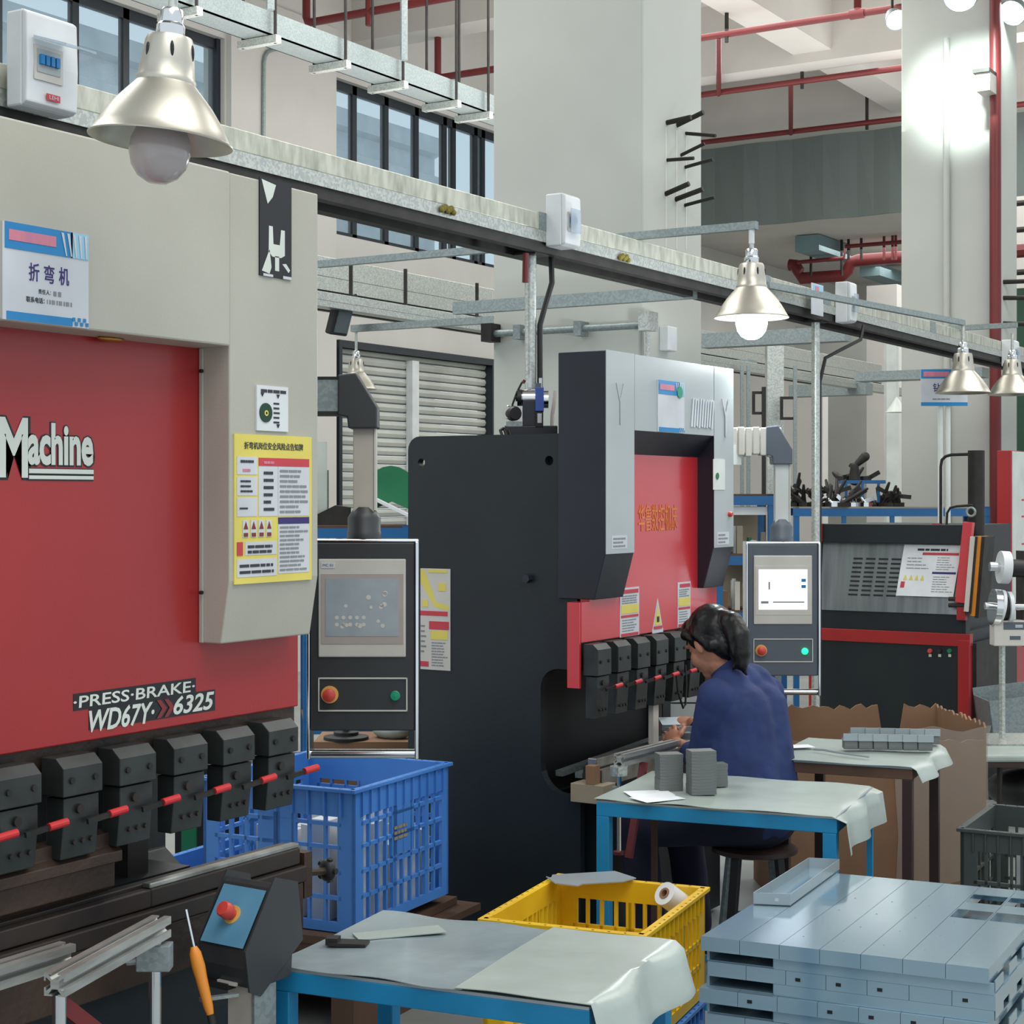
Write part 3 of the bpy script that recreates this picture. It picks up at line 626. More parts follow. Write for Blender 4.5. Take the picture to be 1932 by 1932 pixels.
# ================================================================== MACHINES
class LF:
    """local frame facing the viewer: pixel offsets at one depth become metres (x right, y away, z up)"""
    def __init__(s, u0, v0, D, yaw=YAW):
        s.u0, s.v0, s.k = u0, v0, D/F; s.loc = P(u0, v0, D); s.rz = yaw
        s.X = Matrix.Translation(s.loc) @ Matrix.Rotation(yaw, 4, 'Z')
    def p(s, u, v, y=0): return V(((u-s.u0)*s.k, y, (s.v0-v)*s.k))
    def mb(s): return MB(s.X)
    def box(s, mb, u0, u1, v0, v1, y0, y1): return mb.box((u0-s.u0)*s.k, (u1-s.u0)*s.k, y0, y1, (s.v0-v1)*s.k, (s.v0-v0)*s.k)
    def poly(s, mb, pts, y0, y1): return mb.prism([((u-s.u0)*s.k, (s.v0-v)*s.k) for u, v in pts], 1, y0, y1)
def clamp_unit(root, y, x, zt, zm, zb, w_, lever=True):
    """one quick-release punch clamp: upper block, lower block, bolts, lever with red grip"""
    b = MB().prism([(x-0.05, zt), (x-0.012, zt), (x+0.008, zt-0.018), (x+0.008, zm+0.004), (x-0.05, zm+0.004)], 1, y-w_/2, y+w_/2)
    c = b.build('punch_clamp', M['blackclamp'], root, bevel=0.002)
    for s_ in (-0.3, 0.3): MB().cyl((x+0.006, y+w_*s_, (zt+zm)/2-0.004), (x+0.012, y+w_*s_, (zt+zm)/2-0.004), 0.006, n=10).build('clamp_bolt', M['darksteel'], c)
    MB().prism([(x-0.045, zm), (x+0.0, zm), (x+0.0, zm-0.04), (x-0.008, zb), (x-0.045, zb)], 1, y-w_*0.42, y+w_*0.48).build('clamp_jaw', M['blackclamp'], c, bevel=0.002)
    for s_ in (-0.22, 0.0, 0.22): MB().cyl((x-0.006, y+w_*(s_+0.08), zb+0.03), (x+0.001, y+w_*(s_+0.08), zb+0.03), 0.005, n=8).build('jaw_screw', M['oldsteel'], c)
    MB().cyl((x-0.002, y-0.005, zm-0.022), (x+0.007, y-0.005, zm-0.022), 0.009, n=12).build('cam_bolt', M['oldsteel'], c)
    MB().bar((x+0.008, y+0.01, zm-0.048), (x+0.02, y+w_*0.62, zm-0.040), 0.008, 0.010).build('lever_arm', M['darksteel'], c)
    MB().cyl((x+0.02, y+w_*0.55, zm-0.040), (x+0.025, y+w_*0.95, zm-0.036), 0.0075, n=12).build('lever_grip', M['redgrip'], c, label='red rubber grip')
def sign_board(root, fc, name='name_sign', big='折弯机', l1='责任人：', l2='联系电话：'):
    mb = MB(); fc.rect(mb, 0, 1, 0, 1, 0, 0.003); bd = mb.build(name, M['signwhite'], root, label='white and blue name board')
    k = 0.0032
    mb = MB(); fc.rect(mb, 0.02, 0.8, 0.0, 0.27, k); mb.build('blue_band', M['signblue'], bd)
    mb = MB(); fc.rect(mb, 0.78, 0.995, 0.0, 0.27, k); mb.build('pattern_corner', M['signlite'], bd)
    mb = MB()
    for i in range(5): q = [fc.pt(0.66+i*0.07, 0.02, k+0.002), fc.pt(0.69+i*0.07, 0.02, k+0.002), fc.pt(0.73+i*0.06, 0.26, k+0.002), fc.pt(0.715+i*0.06, 0.26, k+0.002)]; mb.add(q, [(0, 1, 2, 3)])
    mb.build('pattern_strokes', M['signwhite'], bd)
    mb = MB(); fc.rect(mb, 0.06, 0.6, 0.075, 0.185, k+0.0008); mb.build('company_line', M['signpink'], bd, label='blurred pink company line')
    mb = MB(); fc.rect(mb, 0.04, 0.8, 0.91, 0.995, k); mb.build('lower_band', M['signblue'], bd)
    mb = MB()
    for i in range(3):
        for j in range(2):
            fc.rect(mb, 0.80+i*0.065+0.03*(j % 2), 0.83+i*0.065+0.03*(j % 2), 0.90+j*0.045, 0.94+j*0.045, k+0.0008)
    mb.build('checker_corner', M['signblue'], bd)
    if big:
        n = len(big); w_ = 0.12
        for i, ch in enumerate(big): fc.txt('sign_character', bd, ch, M['inkpurple'], 0.29+i*0.175, 0.29+i*0.175+w_, 0.385, 0.575, k, off=0.012)
    if l1:
        fc.txt('sign_line', bd, l1, M['ink'], 0.40, 0.545, 0.645, 0.695, k)
        fc.txt('sign_line', bd, l2, M['ink'], 0.26, 0.47, 0.735, 0.795, k, off=0.008)
        mb = MB()
        for i in range(2): fc.rect(mb, 0.575+i*0.055, 0.61+i*0.055, 0.65, 0.70, k, 0.0005)
        for i in range(11): fc.rect(mb, 0.50+i*0.028, 0.508+i*0.028+0.006*(i % 3), 0.745, 0.79, k, 0.0005)
        mb.build('blurred_figures', M['inkgrey'], bd)
    return bd
XC, XR = -2.29, -2.37
t = thing('press_brake', 'large red and beige press brake in the left foreground', 'press brake', (-2.8, 1.7, 0)); PB1 = t
ye = yx(600, XC); yr = yx(563, XR); yi = yx(433, XC)
# frame plates
prof = [(-3.6, 0), (-2.46, 0), (-2.46, 0.70), (-2.68, 0.86), (-2.68, 1.28), (-2.46, 1.44), (-2.46, 2.22), (-3.6, 2.22)]
MB().prism(prof, 1, 2.80, 2.88).build('side_frame', M['navy'], t, bevel=0.004)
MB().prism(prof, 1, 0.55, 0.63).build('side_frame', M['navy'], t, bevel=0.004)
MB().box(-3.4, -2.9, 0.65, 2.78, 0.1, 0.82).build('rear_cabinet', M['navy'], t)
MB().box(-3.55, -3.3, 0.65, 2.78, 0.9, 2.15).build('oil_tank', M['navy'], t)
# ram
MB().box(XR-0.05, XR, 0.45, yr, 1.188, 2.1).build('ram_plate', M['red'], t, bevel=0.003)
# covers
zt_ = zx(600, 366, XC); zc = zx(424, 653, XC)
MB().box(XR-0.08, XC+0.008, 0.4, yi-0.007, zc, zt_).build('top_cover', M['beige'], t, bevel=0.004)
z1 = zx(600, 1086, XC); z2 = zx(427, 1213, XC-0.03)
MB().prism([(XR-0.06, z2), (XC-0.022, z2), (XC, z1), (XC, zt_), (XR-0.06, zt_)], 1, yi, ye).build('side_cover', M['beige'], t, bevel=0.003)
MB().box(XR+0.001, XR+0.012, yx(374, XR), yi, z2, zc).build('cover_flange', M['beige'], t, bevel=0.002)
for v in (700, 1118):
    p = onx(379, v, XR+0.013); MB().cyl(p-V((0.002, 0, 0)), p+V((0.004, 0, 0)), 0.004, n=10).build('cover_screw', M['darksteel'], t)
p = onx(224, 633, -2.33); MB().ell((XR+0.02, p.y, zc-0.003), 0.012, 0.035, 0.006).build('brass_fitting', M['copper'], t, smooth=True)
# lettering on the ram
fc = faceX(-2, 175, 786, 903, XR)
fc.txt('lettering_shadow', t, 'M', M['blackmark'], 0.0, 0.32, -0.03, 1.02, 0.0002, off=0.05)
fc.txt('lettering_shadow', t, 'achine', M['blackmark'], 0.27, 1.02, 0.04, 0.80, 0.0002, off=0.07)
fc.txt('machine_lettering', t, 'M', M['letter'], 0.0, 0.29, 0.0, 0.98, 0.001, off=0.028)
fc.txt('machine_lettering', t, 'achine', M['letter'], 0.29, 1.0, 0.06, 0.77, 0.001, off=0.035)
for a, b_ in ((0.83, 0.905), (0.94, 1.0)):
    mb = MB(); fc.rect(mb, 0.285, 1.005, a-0.015, b_+0.025, 0.0002); mb.build('underline_shadow', M['blackmark'], t)
    mb = MB(); fc.rect(mb, 0.30, 1.0, a, b_, 0.0014); mb.build('lettering_underline', M['letter'], t)
fc = faceX(138, 403, 1311, 1384, XR)
mb = MB(); fc.rect(mb, 0.0, 0.86, -0.02, 0.42, 0.0002, 0.0006); fc.rect(mb, 0.1, 1.01, 0.38, 0.98, 0.0002, 0.0005); mb.build('model_plate', M['blackmark'], t, label='black model strip')
fc.txt('model_lettering', t, '·PRESS·BRAKE·', M['letter'], 0.0, 0.85, 0.05, 0.36, 0.001, off=0.012, shear=0.05)
fc.txt('model_lettering', t, 'WD67Y·', M['letter'], 0.10, 0.55, 0.46, 1.05, 0.001, off=0.02, shear=0.25)
fc.txt('model_lettering', t, '6325', M['letter'], 0.69, 1.0, 0.42, 0.93, 0.001, off=0.02, shear=0.25)
mb = MB()
for a in (0.565, 0.62):
    q = [fc.pt(a, 0.45, 0.001), fc.pt(a+0.03, 0.45, 0.001), fc.pt(a+0.075, 0.7, 0.001), fc.pt(a+0.03, 0.95, 0.001), fc.pt(a, 0.95, 0.001), fc.pt(a+0.04, 0.7, 0.001)]
    q2 = [x+fc.n*0.001 for x in q]; mb.add(q2, [(0, 1, 2, 5), (5, 2, 3, 4)])
mb.build('red_chevrons', M['darkred'], t, label='red double chevron')
# signs on the covers
fc = faceX(3, 165, 416, 602, XC+0.0085); sign_board(t, fc)
fc = faceX(488, 548, 333, 519, XC); mb = MB(); fc.rect(mb, 0, 1, 0, 1, 0, 0.003); bd = mb.build('film_sign', M['blackmark'], t, label='black sign with a pale fork symbol under film')
mb = MB()
for pts in ([(0.28, .48), (.40, .48), (.42, .66), (.62, .66), (.66, .5), (.78, .5), (.78, .76), (.66, .79), (.38, .79), (.27, .74)], [(.47, .78), (.60, .78), (.60, .93), (.47, .93)], [(.05, .02), (.5, .05), (.4, .18), (.24, .26)], [(.06, .95), (.3, .72), (.36, .9), (.3, .97)], [(.7, .85), (.82, .84), (.95, .9), (.9, .93)]):
    q = [fc.pt(a, b_, 0.0034) for a, b_ in pts]; mb.add(q, [tuple(range(len(q)))])
mb.build('fork_symbol', M['letter'], bd)
mb = MB(); fc.rect(mb, .72, .98, .97, 1.0, 0.0034); fc.rect(mb, .1, .4, .975, 1.0, 0.0034); mb.build('sign_edge', M['signwhite'], bd)
fc = faceX(482, 541, 726, 812, XC); mb = MB(); fc.rect(mb, 0, 1, 0, 1, 0, 0.004); bd = mb.build('status_dial_sign', M['white'], t, label='small white sign with a green dial')
c = fc.pt(0.27, 0.60, 0.004); MB().lathe([(0.0, 0.002), (0.020, 0.002), (0.020, 0)], c, 32, (1, 0, 0)).build('green_dial', M['dkgreen'], bd)
MB().lathe([(0.003, 0.003), (0.006, 0.003), (0.006, 0)], c-V((0, 0, .001)), 20, (1, 0, 0)).build('dial_ring', M['signyellow'], bd)
mb = MB(); smear_lines(fc, mb, 0.12, 0.92, 0.06, 0.16, 1, 0.0045, 0.7, 0.0, 3); smear_lines(fc, mb, 0.52, 0.72, 0.34, 0.86, 5, 0.0045, 0.4, 0.1, 4); mb.build('sign_text', M['ink'], bd)
mb = MB()
for a, b_ in ((.16, .2), (.66, .22), (.66, .88)): fc.tri(mb, a-.05, a+.05, b_+.05, b_-.04, 0.005)
mb.build('pointer_marks', M['blackmark'], bd)
fc = faceX(440, 586, 818, 1103, XC); mb = MB(); fc.rect(mb, 0, 1, 0, 1, 0, 0.003); bd = mb.build('safety_notice', M['signyellow'], t, label='yellow-framed safety notice in Chinese')
fc.txt('notice_title', bd, '折弯机岗位安全风险点告知牌', M['ink'], 0.12, 0.88, 0.05, 0.10, 0.0032, off=0.01)
mb = MB()
W_ = [(.03, .28, .15, .27), (.03, .28, .285, .41), (.03, .28, .425, .55), (.30, .545, .21, .55), (.55, .96, .21, .55), (.13, .53, .72, .81), (.03, .53, .835, .955), (.55, .96, .605, .945)]
for a, b_, c_, d_ in W_: fc.rect(mb, a, b_, c_, d_, 0.0032, 0.0006)
mb.build('notice_boxes', M['signwhite'], bd)
mb = MB(); fc.rect(mb, .30, .96, .155, .21, 0.0034); fc.rect(mb, .03, .10, .72, .81, 0.0034); mb.build('red_headings', M['signred'], bd)
mb = MB(); fc.rect(mb, .55, .96, .56, .605, 0.0034); mb.build('purple_heading', M['inkpurple'], bd)
mb = MB()
for i in range(4):
    a = .10+i*.098; fc.rect(mb, a, a+.07, .575, .69, 0.0032)
mb.build('hazard_cards', M['signwhite'], bd)
mb = MB()
for i in range(4):
    a = .10+i*.098; fc.tri(mb, a+.008, a+.062, .585, .635, 0.0042); fc.rect(mb, a+.01, a+.06, .66, .685, 0.0042)
mb.build('hazard_triangles', M['darkred'], bd)
mb = MB(); smear_lines(fc, mb, .57, .94, .225, .54, 9, 0.0044, .45, .4, 5); smear_lines(fc, mb, .57, .94, .615, .935, 11, 0.0044, .45, .4, 6)
mb.build('fine_print', M['inkgrey'], bd)
mb = MB(); smear_lines(fc, mb, .36, .50, .235, .53, 6, 0.0044, .42, .3, 7); smear_lines(fc, mb, .07, .24, .165, .2, 1, 0.0044, .5, 0, 8); smear_lines(fc, mb, .07, .22, .30, .40, 3, 0.0044, .4, .3, 9)
smear_lines(fc, mb, .06, .16, .485, .505, 1, 0.0044, .6, 0, 10); smear_lines(fc, mb, .16, .50, .735, .805, 2, 0.0044, .55, .2, 11); smear_lines(fc, mb, .06, .50, .86, .945, 2, 0.0044, .45, .1, 12)
mb.build('notice_lines', M['ink'], bd)
mb = MB(); smear_lines(fc, mb, .10, .20, .225, .255, 1, 0.0044, .6, 0, 13); smear_lines(fc, mb, .36, .50, .17, .20, 1, 0.0046, .6, 0, 14); mb.build('red_note', M['signpink'], bd)
# clamps, punch, dies and bed
MB().box(XR-0.045, XR-0.012, 0.5, yr, 1.10, 1.187).build('clamp_rail', M['rust'], t)
for u in (-70, 30, 148, 252, 352, 443, 527):
    clamp_unit(t, yx(u, -2.33), -2.325, 1.172, 1.098, 0.985, 0.098)
for a, b_ in zip((30, 148, 252, 352, 443), (148, 252, 352, 443, 527)):
    y = (yx(a, -2.33)+yx(b_, -2.33))/2; MB().box(-2.40, -2.385, y-0.02, y+0.02, 1.04, 1.11).build('spacer_block', M['darksteel'], t)
yp = yx(224, -2.35)
MB().prism([(-2.40, 1.01), (-2.355, 1.01), (-2.355, 0.985), (-2.34, 0.975), (-2.34, 0.955), (-2.36, 0.95), (-2.36, 0.905), (-2.378, 0.893), (-2.385, 0.893), (-2.40, 0.92)], 1, 0.6, yp).build('upper_punch', M['rust'], t, bevel=0.0015)
MB().box(-2.41, -2.385, 0.6, yr-0.01, 0.835, 0.885).build('die_block', M['oldsteel'], t, bevel=0.002)
MB().box(-2.384, -2.36, yp+0.1, yr-0.005, 0.842, 0.878).build('die_block', M['oldsteel'], t, bevel=0.003)
MB().box(-2.386, -2.364, yp+0.1, yr-0.005, 0.878, 0.888).build('die_edge', M['brightsteel'], t, bevel=0.002)
MB().box(-2.384, -2.36, 0.6, yp+0.1, 0.842, 0.878).build('die_block', M['oldsteel'], t, bevel=0.003)
MB().box(-2.43, -2.345, 0.55, yr, 0.805, 0.84).build('die_rail', M['oldsteel'], t, bevel=0.003)
MB().box(-2.43, -2.352, 0.55, yr-0.004, 0.70, 0.803).build('bed_beam', M['rust'], t, bevel=0.003)
MB().box(-2.44, -2.37, 0.5, yr-0.02, 0.03, 0.70).build('bed_plate', M['navy'], t, bevel=0.003)
MB().box(-2.62, -2.50, 0.7, 2.76, 0.80, 0.86).build('back_gauge_beam', M['navy'], t)
for y in (yx(247, -2.56)-0.01,): MB().box(-2.60, -2.53, y-0.03, y+0.03, 0.86, 0.94).build('gauge_block', M['oldsteel'], t)
# end stop with knob
p = onx(578, 1650, -2.36)
MB().box(-2.395, -2.355, yr+0.002, yr+0.03, p.z-0.05, p.z+0.05).cyl((-2.375, yr+0.03, p.z), (-2.375, yr+0.10, p.z-0.01), 0.009, n=10).build('end_stop', M['rust'], t)
kb = MB()
kc = V((-2.375, yr+0.11, p.z-0.01))
kb.ell(kc, 0.022, 0.014, 0.026)
for i in range(5): a = i*2*math.pi/5; kb.cyl(kc, kc+V((0.026*math.cos(a), 0, 0.028*math.sin(a))), 0.008, 0.007, n=8)
kb.build('star_knob', M['black'], t, smooth=True)
# end of the punch carrier bracket hanging beyond the bed
# ------------------------------------------------------------------ control pendants
def pendant(name_lab, u0, v1, D, W_px, H_px, lit, dark, arm_len, mats):
    L = LF(u0, v1, D); W, Hh = W_px*L.k, H_px*L.k
    t = thing('control_pendant', name_lab, 'control panel', L.loc, L.rz, 'swivelling control pendants')
    def bx(a0, a1, b0, b1, y0, y1): return L.mb().box(a0*W, a1*W, y0, y1, b0*Hh, b1*Hh)
    bx(0.03, 0.965, 0.13, 0.985, 0, 0.085).build('housing', mats['body'], t, bevel=0.004)
    fr = L.mb(); r = 0.008
    fr.box(0.0, 0.028*W, -0.006, 0.09, 0.0, 0.99*Hh).box(0.965*W, W, -0.006, 0.09, 0.0, Hh*0.99).box(0.0, W, 0.0, 0.09, 0.985*Hh, Hh)
    fr.build('edge_frame', M['chrome'], t, bevel=0.003)
    L.mb().cyl((0.0, 0.02, 0.022*Hh), (W, 0.02, 0.022*Hh), 0.0125, n=16).build('handle_bar', M['chrome'], t, smooth=True)
    bz = bx(0.105, 0.885, 0.465, 0.91, -0.006, 0).build('screen_bezel', M['bezel'], t, bevel=0.003)
    bx(0.13, 0.865, 0.525, 0.842, -0.0075, -0.006).build('screen_surround', mats['surround'], bz)
    sc_ = bx(0.17, 0.82, 0.56, 0.82, -0.0085, -0.0075).build('screen', M['screenon'] if lit else M['screenoff'], t, label='lit white screen' if lit else 'dark smudged screen')
    fr = L.mb(); d = 0.0085
    if lit:
        g = MB(L.X); g.box(.74*W, .80*W, -0.0095, -d, .74*Hh, .76*Hh).box(.74*W, .80*W, -0.0095, -d, .70*Hh, .72*Hh).build('menu_marks', M['signblue'], sc_)
        MB(L.X).box(.36*W, .78*W, -0.0095, -d, .605*Hh, .613*Hh).box(.30*W, .32*W, -0.0095, -d, .69*Hh, .74*Hh).box(.20*W, .3*W, -0.0095, -d, .60*Hh, .615*Hh).build('screen_lines', M['inkgrey'], sc_)
    else:
        g = MB(L.X); r_ = random.Random(4)
        for i in range(14): c = ((.24+.5*r_.random())*W, -0.0086, (.59+.2*r_.random())*Hh); g.lathe([(0.0, 0.0004), (0.004+0.003*r_.random(), 0.0004)], c, 12, (0, -1, 0))
        for i in range(5):
            for j in range(2): g.lathe([(0.0, 0.0004), (0.0055, 0.0004)], ((.27+.06*i)*W, -0.0086, (.645-.032*j)*Hh), 12, (0, -1, 0))
        g.build('finger_marks', M['bezel'], sc_, label='pale finger smudges')
        bx(.13, .25, .868, .895, -0.0075, -0.006).build('model_sticker', M['signwhite'], bz)
        text('sticker_text', bz, 'MC 01', M['ink'], L.X @ V((.145*W, -0.0076, .876*Hh)), .09*W, .011*Hh, right=L.X.to_3x3() @ V((1, 0, 0)), depth=0.0004)
    pl = L.mb(); 
    for a0, a1, b0, b1 in ((.10, .90, .365, .372), (.10, .90, .218, .225), (.10, .113, .218, .372), (.887, .90, .218, .372)): pl.box(a0*W, a1*W, -0.004, 0, b0*Hh, b1*Hh)
    pl.build('button_frame', M['bezel'], t, bevel=0.001)
    c = V((.205*W, -0.001, .295*Hh)); ax = (0, -1, 0)
    MB(L.X).lathe([(0, 0.003), (0.0235, 0.003), (0.0235, 0)], c, 28, ax).build('stop_button_ring', M['yellowring'], t, smooth=True)
    MB(L.X).lathe([(0.010, 0.0), (0.010, 0.016), (0.0175, 0.018), (0.0175, 0.026), (0.012, 0.030), (0, 0.031)], c, 28, ax).build('emergency_stop_button', M['redbtn'], t, smooth=True, label='red mushroom button')
    c = V((.79*W, -0.001, .29*Hh))
    MB(L.X).lathe([(0.0135, 0.0), (0.0135, 0.004), (0.0115, 0.005), (0.0115, 0.012), (0, 0.013)], c, 24, ax).build('start_button', M['led' if lit else 'greenbtn'], t, smooth=True, label='glowing green button' if lit else 'green button')
    # swivel, post, elbow, arm
    px, pw = .50*W, .095*W
    MB(L.X).lathe([(0.155*W, 1.0*Hh), (0.155*W, 1.03*Hh), (0.148*W, 1.035*Hh), (0.15*W, 1.095*Hh), (0.12*W, 1.12*Hh), (0.085*W, 1.145*Hh), (0, 1.145*Hh)], (px, .045, 0), 24).build('swivel_joint', mats['joint'], t, smooth=True)
    MB(L.X).box(px-pw, px+pw, .045-.022, .045+.022, 1.12*Hh, 1.505*Hh).build('post', mats['post'], t, bevel=0.003)
    MB(L.X).box(px+pw, px+pw+0.005, .02, .07, 1.13*Hh, 1.505*Hh).build('post_side', M['bezel'], t)
    z = lambda v: (1433-v)/416*Hh
    x = lambda u: (u-580)/210*W
    MB(L.X).prism([(x(638), z(707)), (x(672), z(703)), (x(712), z(768)), (x(712), z(808)), (x(657), z(808)), (x(655), z(787)), (x(638), z(783))], 1, 0.0, 0.09).build('elbow_housing', mats['elbow'], t, bevel=0.004)
    MB(L.X).box(-arm_len, x(640), 0.012, 0.078, z(778), z(713)).build('swing_arm', mats['arm'], t, bevel=0.004)
    if not lit: MB(L.X).box(-arm_len, x(638), 0.008, 0.082, z(714), z(710)).box(-arm_len, x(638), 0.008, 0.082, z(783), z(776)).build('arm_edges', M['darksteel'], t)
    else:
        b = MB(L.X)
        for i in range(7): b.box(-arm_len+i*0.03, -arm_len+i*0.03+0.026, 0.004-0.002*(i % 2), 0.086, z(781+3*(i % 3)), z(709-2*(i % 2)))
        b.build('film_wrapping', M['bezel'], t, bevel=0.004)
    return t
pd1 = pendant('dark control pendant with unlit screen hanging beside the left press', 579, 1433, 4.6, 211, 416, False, True, 0.0 + 0.10,
        dict(body=M['panelblack'], surround=M['spots'], joint=M['panelblack'], post=M['beigepost'], elbow=M['panelblack'], arm=M['galvdull']))
pd2 = pendant('slate grey control pendant with lit white screen beside the second press', 1407, 1313, 6.9, 141, 291, True, False, 0.06,
        dict(body=M['panelgrey'], surround=M['bezel'], joint=M['panelgrey'], post=M['white2'], elbow=M['panelgrey'], arm=M['white2']))

q = P(574, 745, 4.6)+FW*.045; MB().bar(q, V((-2.95, 2.87, q.z)), .06, .09).build('swing_arm', M['galvdull'], pd1)
q = P(1392, 858, 6.9)+FW*.045; MB().bar(q, V((-2.93, 6.22, q.z)), .06, .08).build('swing_arm', M['white2'], pd2)
# ------------------------------------------------------------------ second press brake
X2 = -2.80; XR2 = -2.87; YS = 5.20
t = thing('press_brake', 'grey and navy press brake with a red ram where the woman works', 'press brake', (-3.2, 5.8, 0)); PB2 = t
ztop = 1.872
def rnd(cx, cz, r, a0, a1, n=6): return [(cx+r*math.cos(math.radians(a0+(a1-a0)*i/n)), cz+r*math.sin(math.radians(a0+(a1-a0)*i/n))) for i in range(n+1)]
xr_, xf_ = xy(770, YS), xy(1095, YS)
tx, tz1, tz0 = xy(1020, YS), 1.045, 0.605
prof = [(xr_, 0), (xf_-0.0, 0), (xf_, tz0-0.01)] + [(xf_, tz0)] + rnd(tx+0.10, tz0+0.10, 0.10, 270, 180) + rnd(tx+0.07, tz1-0.07, 0.07, 180, 90) + [(xf_, tz1), (xf_, ztop)] + rnd(xr_+0.05, ztop-0.05, 0.05, 90, 180)
def frame_plate(y0, y1, hole=True):
    import bmesh
    mb = MB().prism(prof, 1, y0, y1)
    o = mb.build('side_frame', M['navy'], t)
    if hole:
        for (u, v, r) in ((795, 873, 0.016), (1036, 869, 0.017)):
            c = ony(u, v, YS); h = MB().cyl((c.x, y0-0.02, c.z), (c.x, y0+(0.2 if u < 900 else 0.03), c.z), r, n=20)
            ho = h.build('tmp', M['black'], None)
            md = o.modifiers.new('b', 'BOOLEAN'); md.object = ho; md.operation = 'DIFFERENCE'; md.solver = 'EXACT'
            o.data.update(); dg = bpy.context.evaluated_depsgraph_get()
            # bring the cutter into the plate's own space through world matrices, then bake
            bpy.context.view_layer.update(); dg = bpy.context.evaluated_depsgraph_get()
            me = bpy.data.meshes.new_from_object(o.evaluated_get(dg)); o.modifiers.remove(md); o.data = me; bpy.data.objects.remove(ho)
    return o
frame_plate(YS, YS+0.035)
YE = yx(1384, X2)
MB().prism(prof, 1, YE-0.09, YE-0.02).build('side_frame', M['navy'], t)
MB().box(-3.20, -3.12, YS+0.04, YE-0.1, 0.58, 1.15).build('throat_shade_panel', M['black'], t)  # black sheet added in place of the deep shade inside the throat
MB().box(xr_+0.02, -3.1, YS+0.07, YE-0.09, 0.05, 0.58).build('oil_tank', M['navy'], t)
MB().box(-3.4, -3.25, YS+0.07, YE-0.09, 1.1, 1.85).build('rear_beam', M['navy'], t)
y0 = yx(1143, X2); y1 = yx(1197, X2); y2 = yx(1347, X2)
xb_ = xy(1053, y0); zt2 = zx(1143, 660, X2)
def cover(ya, yb, zg, zbm, nm):
    pr = [(xb_, zbm), (X2-0.045, zbm), (X2-0.002, zg), (X2-0.002, zt2-0.002), (xb_, zt2-0.002)]
    o = MB().prism(pr, 1, ya, yb).build(nm, M['navy2'], t, bevel=0.003)
    MB().box(X2-0.002, X2+0.001, ya+0.0015, yb-0.0015, zg, zt2).build('grey_cover_front', M['greycover'], o, bevel=0.001)
    MB().box(xb_+0.01, X2, ya+0.002, yb-0.002, zt2-0.002, zt2+0.001).build('cover_top', M['greycover'], o)
zg = zx(1143, 1046, X2); zbm = zg-0.158
cover(y0, y1, zg, zbm, 'side_cover'); cover(y2, YE, zg, zbm, 'side_cover')
zh = zx(1198, 812, X2)
MB().prism([(XR2, zt2), (X2-0.003, zt2), (X2-0.003, zh), (XR2-0.01, zx(1198, 864, XR2))], 1, y1+0.001, y2-0.001).build('header_panel', M['navy2'], t)
MB().box(X2-0.003, X2+0.0005, y1+0.002, y2-0.002, zh, zt2).build('header_front', M['greycover'], t, bevel=0.001)
MB().box(X2-0.02, X2, y2-0.001, y2, zg, zh).build('cover_return', M['navy2'], t)
yrr = yx(1352, XR2)
MB().box(XR2-0.05, XR2, 5.14, yrr, 1.147, 1.285).box(XR2-0.05, XR2, 5.2, yrr, 1.285, 1.95).build('ram_plate', M['red2'], t)
MB().box(XR2-0.05, XR2-0.002, 5.13, 5.141, 0.99, 1.285).build('ram_end_strip', M['red2'], t)
fc = faceX(1204, 1278, 952, 1003, XR2)
for i, ch in enumerate('华鲁数控机床'): fc.txt('gold_lettering', t, ch, M['gold'], i/6, (i+.90)/6, 0, 1, 0.0005, off=0.0, depth=.0012)
# chrome marks on the header, letters too worn to read
fc = faceX(1301, 1346, 747, 808, X2)
mb = MB(); r_ = random.Random(3)
for i in range(9):
    a = .04+i*.105; q = [(a+.06, .05+.1*r_.random()), (a+.12, .05), (a+.05, .95), (a-.02, .9+.1*r_.random())]
    pts = [fc.pt(x_, y_, 0.0008) for x_, y_ in q]; mb.add(pts+[p_+fc.n*0.004 for p_ in pts], [(3, 2, 1, 0), (4, 5, 6, 7), (0, 1, 5, 4), (1, 2, 6, 5), (2, 3, 7, 6), (3, 0, 4, 7)])
mb.build('chrome_lettering', M['chrome'], t, label='worn slanting chrome letters')
fc = faceX(1361, 1375, 752, 824, X2+0.001); fc.txt('chrome_letter', t, 'Y', M['chrome'], 0, 1, 0, 1, 0.0008, off=-0.01, depth=0.003)
fc = faceX(1160, 1180, 722, 800, X2+0.001); fc.txt('worn_letter', t, 'Y', M['greycover'], 0.1, .9, 0, 1, 0.0005, off=-0.015, depth=0.002)
fc = faceX(1240, 1290, 716, 814, X2+0.0005); sign_board(t, fc, big='', l1='')
MB().lathe([(0, 0.002), (0.022, 0.002), (0.022, 0)], fc.pt(.8, .2, .005), 24, (1, 0, 0)).build('teal_emblem', M['greenbtn'], t)
for nm, (a, b_, c_, d_), s_ in (('maker_plate', (1154, 1183, 1011, 1036), 21), ('maker_plate', (1353, 1375, 1004, 1028), 22)):
    fc = faceX(a, b_, c_, d_, X2+0.001); mb = MB(); fc.rect(mb, 0, 1, 0, 1, 0, 0.001); o = mb.build(nm, M['signwhite'], t)
    mb = MB(); smear_lines(fc, mb, .08, .92, .1, .95, 3, .0012, .5, .3, s_); mb.build('plate_text', M['inkgrey'], o)
fc = faceX(1345, 1367, 866, 924, X2+0.001); mb = MB(); fc.rect(mb, 0, 1, 0, 1, 0, 0.002); o = mb.build('status_dial_sign', M['white2'], t)
MB().lathe([(0, 0.002), (0.013, 0.002), (0.013, 0)], fc.pt(.32, .55, .003), 24, (1, 0, 0)).build('green_dial', M['green'], o)
